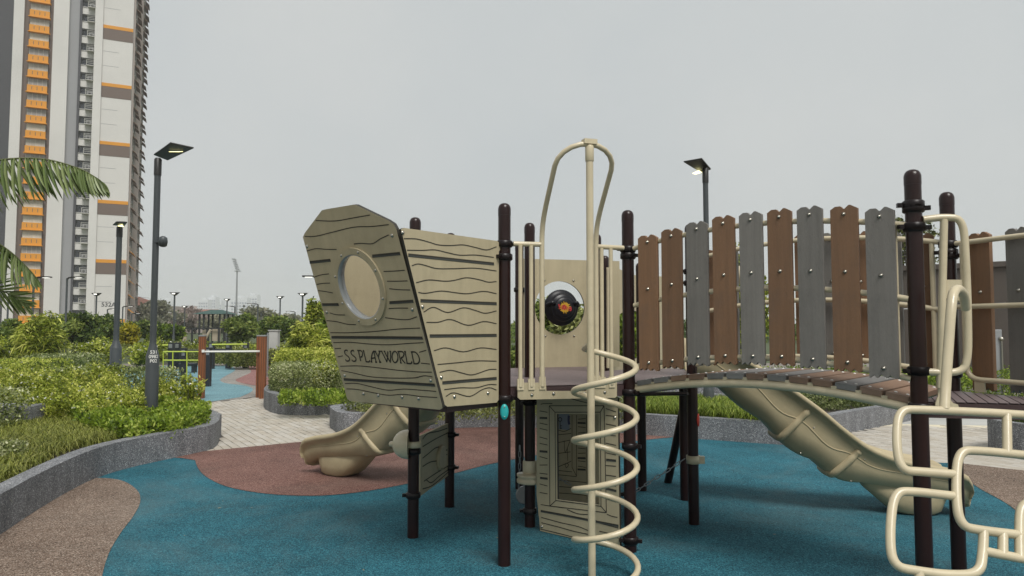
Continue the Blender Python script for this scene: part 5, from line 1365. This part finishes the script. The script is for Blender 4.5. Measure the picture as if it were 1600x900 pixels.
# ------------------------------------------------------------------ outdoor gym
def eq_post(b, p, r, zt_, m=0, cap=None, z0=-.02):
    b.box((p[0], p[1], (zt_ + z0) / 2), (r * 2, r * 2, zt_ - z0), mi=m)
e = empty('timber_exercise_bar', (*gp(360, 622), 0), 'orange brown timber exercise frame with a white horizontal bar', 'exercise frame')
for px, D in ((316, 15.0), (406.2, 15.3), (411.6, 15.05)):
    p = at(px, 550, D); zt_ = at(px, 525.5, D).z
    b = MB(); b.box((p.x, p.y, zt_ / 2 - .01), (.112, .112, zt_ + .02))
    for sx in (-.02, .022): b.box((p.x + sx, p.y - .057, zt_ / 2), (.008, .004, zt_ - .02), mi=1)
    o = b.build('timber_post', [RUST, CORE], e, bevel=.006)
    b = MB(); b.box((p.x, p.y, zt_ + .012), (.126, .126, .03)); b.build('post_cap', GALV, o, bevel=.006)
b = MB(); b.tube([at(320, 549.5, 14.98), at(407, 549, 15.2)], .02, 10); b.build('grip_bar', WHITE, e)
b = MB(); b.box(at(317.5, 548.5, 14.92), (.055, .02, .055)); b.build('number_plate', WHITE, e)
def black_post(px, D, ytop, e, r=.055, ft=True):
    p = at(px, 550, D); zt_ = at(px, ytop, D).z; b = MB(); b.box((p.x, p.y, zt_ / 2), (r * 2, r * 2, zt_ + .04)); o = b.build('frame_post', DARKEQ, e, bevel=.006)
    b = MB(); b.box((p.x, p.y - r - .004, zt_ - .1), (r * 1.4, .012, .14)); b.build('post_plate', GALV, o)
e = empty('parallel_bars', (*gp(300, 590), 0), 'black post exercise bars with lime green rails behind the lamp post', 'exercise bars')
black_post(288, 17.9, 545, e); black_post(326, 18.0, 544, e, .065)
for y in (549.5, 563):
    b = MB(); b.tube([at(255, y, 17.6), at(311, y, 18)], .017, 8); b.build('lime_rail', LIME, e)
for px in (255, 270, 292): 
    b = MB(); b.tube([at(px, 549, 17.7), at(px, 597, 17.7)], .014, 6); b.build('lime_rail', LIME, e)
b = MB(); b.tube([at(290, 547.5, 18), at(358, 547.5, 18.6)], .02, 8); b.build('dark_rail', DARKEQ, e)
e = empty('pull_up_bars', (*gp(330, 574), 0), 'low black posts with lime bars at the back of the gym area', 'exercise bars')
for px, D in ((268, 24.6), (278, 25.2), (331, 25.5), (357.5, 25.8), (384.5, 26)): black_post(px, D, 536, e, .085)
b = MB(); b.tube([at(331, 538.5, 25.4), at(386, 538, 25.9)], .03, 8); b.build('lime_rail', LIME, e)
b = MB(); b.tube([at(250, 539.5, 24.6), at(268, 539.5, 24.8)], .03, 8); b.build('lime_rail', LIME, e)
b = MB(); b.box(at(345, 547.5, 25.6), (.9, .1, .12)); b.build('dark_rail', DARKEQ, e)
e = empty('exercise_bench', (*gp(294, 578), 0), 'low black sit up bench on the pale blue gym floor', 'bench')
p = at(294, 576, 23.5); b = MB(); b.box((p.x, p.y, .28), (.5, .35, .08)); b.build('pad', DARKEQ, e, bevel=.02)
b = MB(); b.box((p.x - .2, p.y, .12), (.06, .3, .24)); b.box((p.x + .2, p.y, .12), (.06, .3, .24)); b.build('leg', DARKEQ, e)
p = at(418, 560, 21.5); b = MB(); b.tube([(p.x, p.y, -.02), (p.x, p.y, at(418, 520, 21.5).z)], .03, 8); b.lathe([(.08, -.01), (.08, .012)], (p.x, p.y, .01), n=10)
tag(b.build('thin_pole', GALV), 'thin grey pole beside the timber exercise frame', 'pole')
p = at(152, 555, 30); e = empty('bollard', (p.x, p.y, 0), 'black box bollard beside the clipped hedge', 'bollard')
b = MB(); zt_ = at(152, 543, 30).z; b.prism([Vector((p.x + x, p.y - .12, z)) for x, z in ((-.24, -.02), (.28, -.02), (.28, zt_), (-.24, zt_))], (0, -1, 0), .24, holes=[[Vector((p.x + x, p.y - .12, z)) for x, z in ((.1, zt_ - .32), (.2, zt_ - .32), (.2, zt_ - .08), (.1, zt_ - .08))]]); b.build('housing', DARKEQ, e, bevel=.01)
b = MB(); b.tube(fillet([at(129, 572, 29), at(131, 563.5, 29), at(150, 563.5, 29)], .2), .05, 8); tag(b.build('lime_handrail', LIME), 'short lime green handrail beside the black bollard', 'handrail')
p = at(428.5, 540, 29); e = empty('utility_cabinet', (p.x, p.y, 0), 'plain grey utility cabinet among the shrubs', 'cabinet'); zt_ = at(428, 517, 29).z
b = MB(); b.box((p.x, p.y, zt_ / 2), (.36, .3, zt_)); b.build('body', PATH, e, bevel=.01); b = MB(); b.box((p.x, p.y, zt_ + .02), (.42, .36, .04)); b.build('lid', PATH, e); b = MB(); b.box((p.x, p.y - .155, zt_ * .55), (.30, .012, zt_ * .75)); b.build('door', PATH, e)

# ------------------------------------------------------------------ far playground with hipped roof
e = empty('gazebo', (*gp(335, 532), 0), 'far playground shelter with a dark teal hipped roof', 'gazebo')
TEALR = mat('teal_roof', (.03, .075, .065), .6, var=.1); DGAZ = mat('dark_frame', (.03, .032, .033), .5); SAND = mat('sand_board', (.42, .36, .27), .6)
D = 68; rz0, rz1 = at(340, 491, D).z, at(340, 484, D).z; cx = at(338, 490, D).x
b = MB(); w0, w1, d0 = 1.7, .55, 1.4
b.add([(cx - w0, D - d0, rz0), (cx + w0, D - d0, rz0), (cx + w0, D + d0, rz0), (cx - w0, D + d0, rz0), (cx - w1, D, rz1), (cx + w1, D, rz1)], [(0, 1, 5, 4), (1, 2, 5), (2, 3, 4, 5), (3, 0, 4), (3, 2, 1, 0)]); b.build('roof', TEALR, e)
for x in (-1.15, -.75, .75, 1.2):
    for y in (-1, 1):
        b = MB(); b.box((cx + x, D + y, rz0 / 2), (.14, .14, rz0)); b.build('roof_post', DGAZ, e)
for x, w_, h0, h1 in ((-2.6, .7, .2, 1.3), (-.5, .5, .2, 1.2), (.55, .75, .2, 1.4)):
    b = MB(); b.box((cx + x, D - 1.2, (h0 + h1) / 2), (w_, .08, h1 - h0)); b.build('play_board', SAND, e)
b = MB(); zt_ = at(340, 513, D).z; b.box((cx - .6, D - 1.5, zt_), (4.2, .1, .14)); 
for x in (-2.6, -1.6, -.2, .9, 1.5): b.box((cx + x, D - 1.5, zt_ / 2), (.16, .1, zt_ - .06))
b.build('deck_frame', DGAZ, e)
b = MB(); b.tube([(cx - .3, D - 2, .1), (cx + .35, D - 2, 1.25)], .14, 8); b.build('ramp', SAND, e)

# ------------------------------------------------------------------ residential tower
TW_W = mat('tower_white', (.60, .585, .56), .8, var=.05, vscale=.15, stain=((.46, .45, .43), .06, .45)); TW_G = mat('tower_grey', (.29, .29, .30), .8, var=.04, vscale=.2); TW_D = mat('tower_dark', (.055, .055, .062), .7)
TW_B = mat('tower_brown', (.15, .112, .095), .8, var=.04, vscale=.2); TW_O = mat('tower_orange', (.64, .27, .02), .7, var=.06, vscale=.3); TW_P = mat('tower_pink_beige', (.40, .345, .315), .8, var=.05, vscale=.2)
GLS = mat('dark_window_glass', (.025, .03, .045), .12, spec=.8); FRM = mat('pale_window_frame', (.5, .49, .44), .6); CUR = mat('curtained_glass', (.42, .395, .345), .35, var=.25, vscale=1.2); SHD = mat('brown_sunshade', (.24, .14, .09), .7)
FA = 25.0; tx = dr(FA); tn = Vector((tx.y, -tx.x, 0)); D0 = 130.0
TC = V2(at(194.5, 511, D0)); TE = empty('apartment_tower', tuple(TC), 'tall pale apartment tower with orange balcony panels and brown bands', 'building')
FH = 2.71; NF = 27; ZTOP = 76.0
def tpx(px):
    r = ray(px, 505); k = r.x / r.y; return (TC.x - k * TC.y) / (tx.x - k * tx.y)      # metres left of the corner
def tw(t, o, z): return TC - tx * t + tn * o + Vector((0, 0, z))
def tbox(t0, t1, o0, o1, z0, z1, name, m):
    b = MB(); b.box(tw((t0 + t1) / 2, (o0 + o1) / 2, (z0 + z1) / 2), (abs(t1 - t0), abs(o1 - o0), z1 - z0), (tx, tn, zv)); return b.build(name, m, TE)
T = {k: tpx(k) for k in (0, 3, 20, 29, 61, 67, 92, 108, 112, 133.5, 146.5)}
dp = 24.0
tbox(0, T[146.5], -dp, 0, -1, ZTOP, 'gable_wall', TW_W)
tbox(T[146.5] + .003, T[133.5], -dp, .45, -1, ZTOP, 'pillar', TW_W)
tbox(T[133.5] + .003, T[112], -dp, -1.3, -1, ZTOP, 'service_wall', TW_G)
tbox(T[112] + .003, T[108], -dp, -.25, -1, ZTOP, 'dark_recess', TW_D)
tbox(T[108] + .003, T[92], -dp, -.5, -1, ZTOP, 'grey_wall', TW_G)
tbox(T[92] + .003, T[67], -dp, .3, -1, ZTOP, 'pale_wall', TW_W)
tbox(T[67] + .003, T[20], -dp, -.3, -1, ZTOP, 'brown_recess', TW_B)
tbox(T[20] + .003, T[3], -dp, .3, -1, ZTOP, 'pale_wall', TW_W)
tbox(T[3] + .003, T[3] + 3, -dp, -.5, -1, ZTOP, 'dark_recess', TW_D)
zb0 = at(170, 408, D0 + 2).z
for k in range(-1, 6):
    z = zb0 + (k - 0) * FH * 4
    if z < 0: continue
    tbox(-.004, T[146.5] - .006, -.02, .06, z - .62, z, 'orange_band', TW_O); tbox(-.003, T[146.5] - .006, -.02, .035, z - 2.7, z - .622, 'brown_band', TW_B)
for k in range(0, 26):
    z = zb0 + (k - 4) * FH + .45
    if k % 4 in (1, 2, 3) and z > 1: tbox(T[146.5] * .45, T[146.5] - .1, -.01, .012, z, z + .07, 'wall_joint', TW_G)
def shared(name, fn, mats_):
    b = MB(); fn(b); me = bpy.data.meshes.new(name); me.from_pydata(b.v, [], b.f)
    for m in mats_: me.materials.append(m)
    me.polygons.foreach_set('material_index', b.m); me.update(); return me
W_O = T[29] - T[61]
def f_panel(b):
    b.box((0, 0, 0), (W_O, .35, 1.28)); b.box((0, .14, -.69), (W_O + .35, .65, .12))
    for x in (-.26, 0.0, .26): b.box((x * W_O, .178, .1), (.1, .02, .62), mi=1)
def f_win(b): b.box((0, 0, 0), (W_O * .94, .06, 1.36))
def f_frame(b):
    for x in (-.5, -.25, 0, .25, .5): b.box((x * W_O * .93, .05, 0), (.07, .06, 1.36))
    for z in (-.66, .66): b.box((0, .05, z), (W_O * .94, .055, .07))
CUR2 = mat('grey_curtained_glass', (.30, .29, .28), .3, var=.3, vscale=1.1); CUR3 = mat('cream_curtained_glass', (.55, .51, .43), .4, var=.2, vscale=1.4)
m_p, m_ws, m_f = shared('balcony_panel', f_panel, [TW_O, TW_B]), [shared('window', f_win, [c]) for c in (CUR, CUR2, CUR3, CUR3)], shared('window_frame', f_frame, [FRM])
W_S = T[112] - T[133.5]
def f_sw(b): b.box((0, 0, 0), (W_S * .92, .06, 1.25))
def f_par(b): b.box((0, 0, 0), (W_S, .12, 1.35)); b.box((0, .1, .62), (W_S, .12, .08))
def f_led(b):
    b.box((0, 0, -.5), (1.25, 1.1, .1))
    for x in (-.6, .6): b.box((x, .5, 0), (.06, .06, 1.0))
    for z in (-.1, .2, .48): b.box((0, .5, z), (1.25, .05, .05))
def f_ac(b): b.box((0, 0, 0), (.8, .4, .62)); b.lathe([(.22, .2), (.22, .215)], (0, 0, 0), (0, 1, 0), 12, mi=1)
m_sw, m_par, m_led, m_ac = shared('window', f_sw, [GLS]), shared('parapet', f_par, [TW_W]), shared('ledge_rail', f_led, [FRM]), shared('air_conditioner', f_ac, [TW_G, TW_D])
rotF = math.atan2(-tx.y, -tx.x)   # local x to the left, local y outwards
def inst(name, me, loc, parent=TE, rot=None):
    o = link(name, me, parent); o.location = Vector(loc) - (WLOC['apartment_tower'] if parent is TE else Vector(loc)); o.rotation_euler = (0, 0, rotF if rot is None else rot) if parent is TE else (0, 0, 0); return o
cO = (T[29] + T[61]) / 2; cS = (T[112] + T[133.5]) / 2
zo = at(46, 330, D0 - cO * tx.y).z
rotF = math.atan2(tx.y, tx.x) + math.pi
for k in range(-8, 22):
    z = zo + k * FH
    if z < .5 or z > ZTOP - 1: continue
    inst('balcony_panel', m_p, tw(cO, .35, z))
    wn = inst('window', m_ws[rnd.randrange(4)], tw(cO, .12, z + 1.34)); fr = link('window_frame', m_f, wn)
zs_ = at(122, 326, D0 - cS * tx.y).z
for k in range(-8, 22):
    z = zs_ + k * FH
    if z < .5 or z > ZTOP - 1: continue
    inst('window', m_sw, tw(cS, -1.26, z)); inst('parapet', m_par, tw(cS, -.6, z - 1.3)); inst('ledge_rail', m_led, tw(T[133.5] + .55, -.1, z - .35))
    if k % 3 != 1: inst('air_conditioner', m_ac, tw(T[133.5] + .55, -.15, z - .45))
# number on the gable
vs, fs = text_mesh('532A', 1.08); b = MB(); c = tw(tpx(168.8), .02, at(169, 476.5, D0).z)
b.add([c + tx * v.x + Vector((0, 0, v.y)) for v in vs], fs); b.build('number_lettering', TW_D, TE)
# return face to the right, with windows under sloping sunshades
sx_ = -tn
def sw(s_, o, z): return TC + sx_ * s_ + tx * o + Vector((0, 0, z))
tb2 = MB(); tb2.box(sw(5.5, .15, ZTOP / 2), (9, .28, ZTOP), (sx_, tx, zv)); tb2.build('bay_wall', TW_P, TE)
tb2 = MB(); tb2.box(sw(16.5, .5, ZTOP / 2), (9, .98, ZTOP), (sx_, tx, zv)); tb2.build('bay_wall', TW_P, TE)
def f_bw(b): b.box((0, 0, 0), (2.6, .08, 1.35)); b.box((-.45, .03, 0), (.1, .1, 1.35), mi=1); b.box((.45, .03, 0), (.1, .1, 1.35), mi=1); b.box((0, .03, -.7), (2.8, .16, .08), mi=1)
def f_sh(b):
    b.add([(-1.6, 0, .35), (1.6, 0, .35), (1.6, .75, -.3), (-1.6, .75, -.3), (-1.6, 0, .25), (1.6, 0, .25), (1.6, .75, -.38), (-1.6, .75, -.38)], [(0, 1, 2, 3), (7, 6, 5, 4), (3, 2, 6, 7), (0, 3, 7, 4), (1, 5, 6, 2)])
m_bw, m_shb, m_sho = shared('window', f_bw, [GLS, FRM]), shared('sunshade', f_sh, [SHD]), shared('sunshade', f_sh, [TW_O])
rs_ = math.atan2(sx_.y, sx_.x) + math.pi
zc0 = at(200, 470, D0).z
for k in range(0, 27):
    z = zc0 - 2 * FH + k * FH
    if z < .5 or z > ZTOP - 1: continue
    for s_, o_ in ((3.2, .3), (7.2, .3), (14.0, 1.0), (18.5, 1.0)):
        inst('window', m_bw, sw(s_, o_ + .01, z), rot=rs_ + math.pi if False else math.atan2(-sx_.y, -sx_.x)); inst('sunshade', m_sho if (k < 6 and s_ < 10) else m_shb, sw(s_, o_ + .02, z + .95), rot=math.atan2(-sx_.y, -sx_.x))

# ------------------------------------------------------------------ brown boundary wall and gate post on the right
WALLB = mat('brown_wall_panel', (.085, .07, .06), .7, var=.1, vscale=2)
e = empty('boundary_wall', (14.0, 17.8, 0), 'dark brown panelled boundary wall behind the right hand deck', 'wall')
w0, w1 = at(1385, 420, 19.3), at(1720, 398, 16.6); wu = Vector((w1.x - w0.x, w1.y - w0.y, 0)); wl = wu.length; wu = wu / wl; wn_ = Vector((wu.y, -wu.x, 0)); wz = 3.12
W0 = V2(w0) - wu * .3
npan = 4
for k in range(npan):
    l = wl / npan
    for z0_, z1_ in ((0, 1.98), (2.0, wz - .12)):
        b = MB(); c = W0 + wu * (l * (k + .5)); b.box((c.x, c.y, (z0_ + z1_) / 2), (l - .02, .12, z1_ - z0_), (wu, wn_, zv)); b.build('wall_panel', WALLB, e, bevel=.01)
b = MB(); c = W0 + wu * (wl / 2); b.box((c.x, c.y, wz - .05), (wl + .1, .26, .14), (wu, wn_, zv)); b.build('wall_cap', WALLB, e, bevel=.01)
p = at(1561, 600, 15.5); e = empty('gate_post', (p.x, p.y, 0), 'pale grey metal gate post with a rod latch behind the fence', 'post')
zt_ = at(1561, 515, 15.5).z; b = MB(); b.box((p.x, p.y, zt_ / 2), (.17, .06, zt_)); b.build('panel', GALV, e, bevel=.008)
b = MB(); b.tube([(p.x + .05, p.y - .06, .1), (p.x + .05, p.y - .06, zt_ - .2)], .016, 8); b.dome((p.x + .05, p.y - .05, zt_ - .2), (0, -1, 0), .05); b.build('latch_rod', STEEL, e)

# ------------------------------------------------------------------ far things: floodlight mast, tiled house, hazy flats
e = empty('floodlight_mast', (*at(370, 490, 300)[:2], 0), 'tall stadium floodlight mast on the skyline', 'floodlight')
p = at(370.5, 424, 300); b = MB(); b.tube([(p.x, p.y, -1), (p.x, p.y, p.z)], [.5, .32], 8); b.build('mast', GALV, e)
b = MB(); b.box((p.x + .2, p.y, p.z + .1), (2.4, 1.2, .35)); 
for k in range(5): b.box((p.x - .3 - k * .34 + .3, p.y, p.z + 1 + k * 1.0), (1.7, .7, .62), (Vector((.96, 0, -.28)), Vector((0, 1, 0)), Vector((.28, 0, .96))))
b.tube([(p.x, p.y, p.z), (p.x - 1.3, p.y + .3, p.z + 5.6)], .16, 6); b.build('lamp_rack', GALV, e)
TILE = mat('terracotta_roof', (.27, .12, .085), .8, var=.2, vscale=.6)
e = empty('tiled_house', (*at(228, 500, 175)[:2], 0), 'building with a sloping terracotta tiled roof beside the tower', 'building')
p0, p1, q0 = at(206, 463, 168), at(250, 474, 176), at(206, 475, 160)
b = MB(); b.add([p0, at(216, 463.5, 170), at(262, 478, 172), at(200, 478, 160), p0 + Vector((0, 14, -.2)), at(216, 463.5, 182), at(262, 478, 190)], [(3, 2, 1, 0), (1, 2, 6, 5), (0, 1, 5, 4)]); b.build('roof', TILE, e)
c = at(232, 490, 170); b = MB(); b.box((c.x, c.y + 6, 3), (8.5, 10, 7.2)); b.build('wall', TW_P, e)
for x in (-2.5, 0, 2.5): b = MB(); b.box((c.x + x, c.y + .95, 4), (1.4, .12, 1.5)); b.build('window', GLS, e)
e = empty('tiled_house', (*at(300, 500, 185)[:2], 0), 'long low building with a dull red roof behind the gazebo', 'building')
b = MB(); zr0, zr1 = at(320, 489, 185).z, at(320, 483.5, 185).z; c = at(316, 490, 185)
b.add([(c.x - 5, c.y, zr1), (c.x + 4, c.y, zr1), (c.x + 7, c.y - 5, zr0), (c.x - 8, c.y - 5, zr0), (c.x + 7, c.y + 6, zr0), (c.x - 8, c.y + 6, zr0)], [(3, 2, 1, 0), (0, 1, 4, 5), (1, 2, 4), (3, 0, 5)]); b.build('roof', TILE, e)
b = MB(); b.box((c.x - .5, c.y, zr0 / 2), (13, 9.5, zr0 - .02)); b.build('wall', TW_P, e)
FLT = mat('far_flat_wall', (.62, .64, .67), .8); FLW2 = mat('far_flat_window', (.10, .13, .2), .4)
def flats(px0, px1, ytop, D, label, cols, tower=None):
    p0, p1 = at(px0, ytop, D), at(px1, ytop, D); w_ = p1.x - p0.x; c = (p0 + p1) / 2
    e = empty('apartment_block', (c.x, c.y, 0), label, 'building', 'hazy apartment blocks on the skyline')
    b = MB(); b.box((c.x, c.y + 10, p0.z / 2), (w_, 20, p0.z)); b.build('wall', FLT, e)
    nfl = int(p0.z / 6)
    for k in range(cols):
        b = MB(); x = p0.x + w_ * (k + .5) / cols
        for f in range(1, nfl): b.box((x, c.y - .2, f * 6), (w_ / cols * .6, .5, 2.8))
        tag(b.build('window_stack', FLW2, e), kind='stuff')
    b = MB(); b.box((c.x, c.y + 8, p0.z + 2), (w_ * .4, 9, 4)); b.build('roof_room', FLT, e)
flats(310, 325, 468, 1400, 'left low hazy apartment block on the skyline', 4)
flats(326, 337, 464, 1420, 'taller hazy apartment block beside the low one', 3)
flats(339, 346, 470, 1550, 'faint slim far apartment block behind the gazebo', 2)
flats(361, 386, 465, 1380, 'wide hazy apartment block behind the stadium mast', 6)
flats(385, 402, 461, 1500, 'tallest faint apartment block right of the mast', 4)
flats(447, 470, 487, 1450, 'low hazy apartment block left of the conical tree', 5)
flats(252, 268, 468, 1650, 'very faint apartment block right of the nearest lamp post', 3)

# ------------------------------------------------------------------ haze
b = MB(); b.box((0, 0, 42.5), (3420, 3420, 88)); b.v = [(x, y, -1.2 if z < 0 else 92.0) for x, y, z in b.v]
hz = bpy.data.materials.new('haze_air'); hz.use_nodes = True; n = hz.node_tree.nodes; n.remove(n['Principled BSDF'])
pv = n.new('ShaderNodeVolumePrincipled'); pv.inputs['Color'].default_value = (1, 1, 1, 1); pv.inputs['Density'].default_value = .0005; pv.inputs['Anisotropy'].default_value = .2
hz.node_tree.links.new(pv.outputs[0], n['Material Output'].inputs['Volume'])
tag(b.build('haze', hz), kind='stuff')
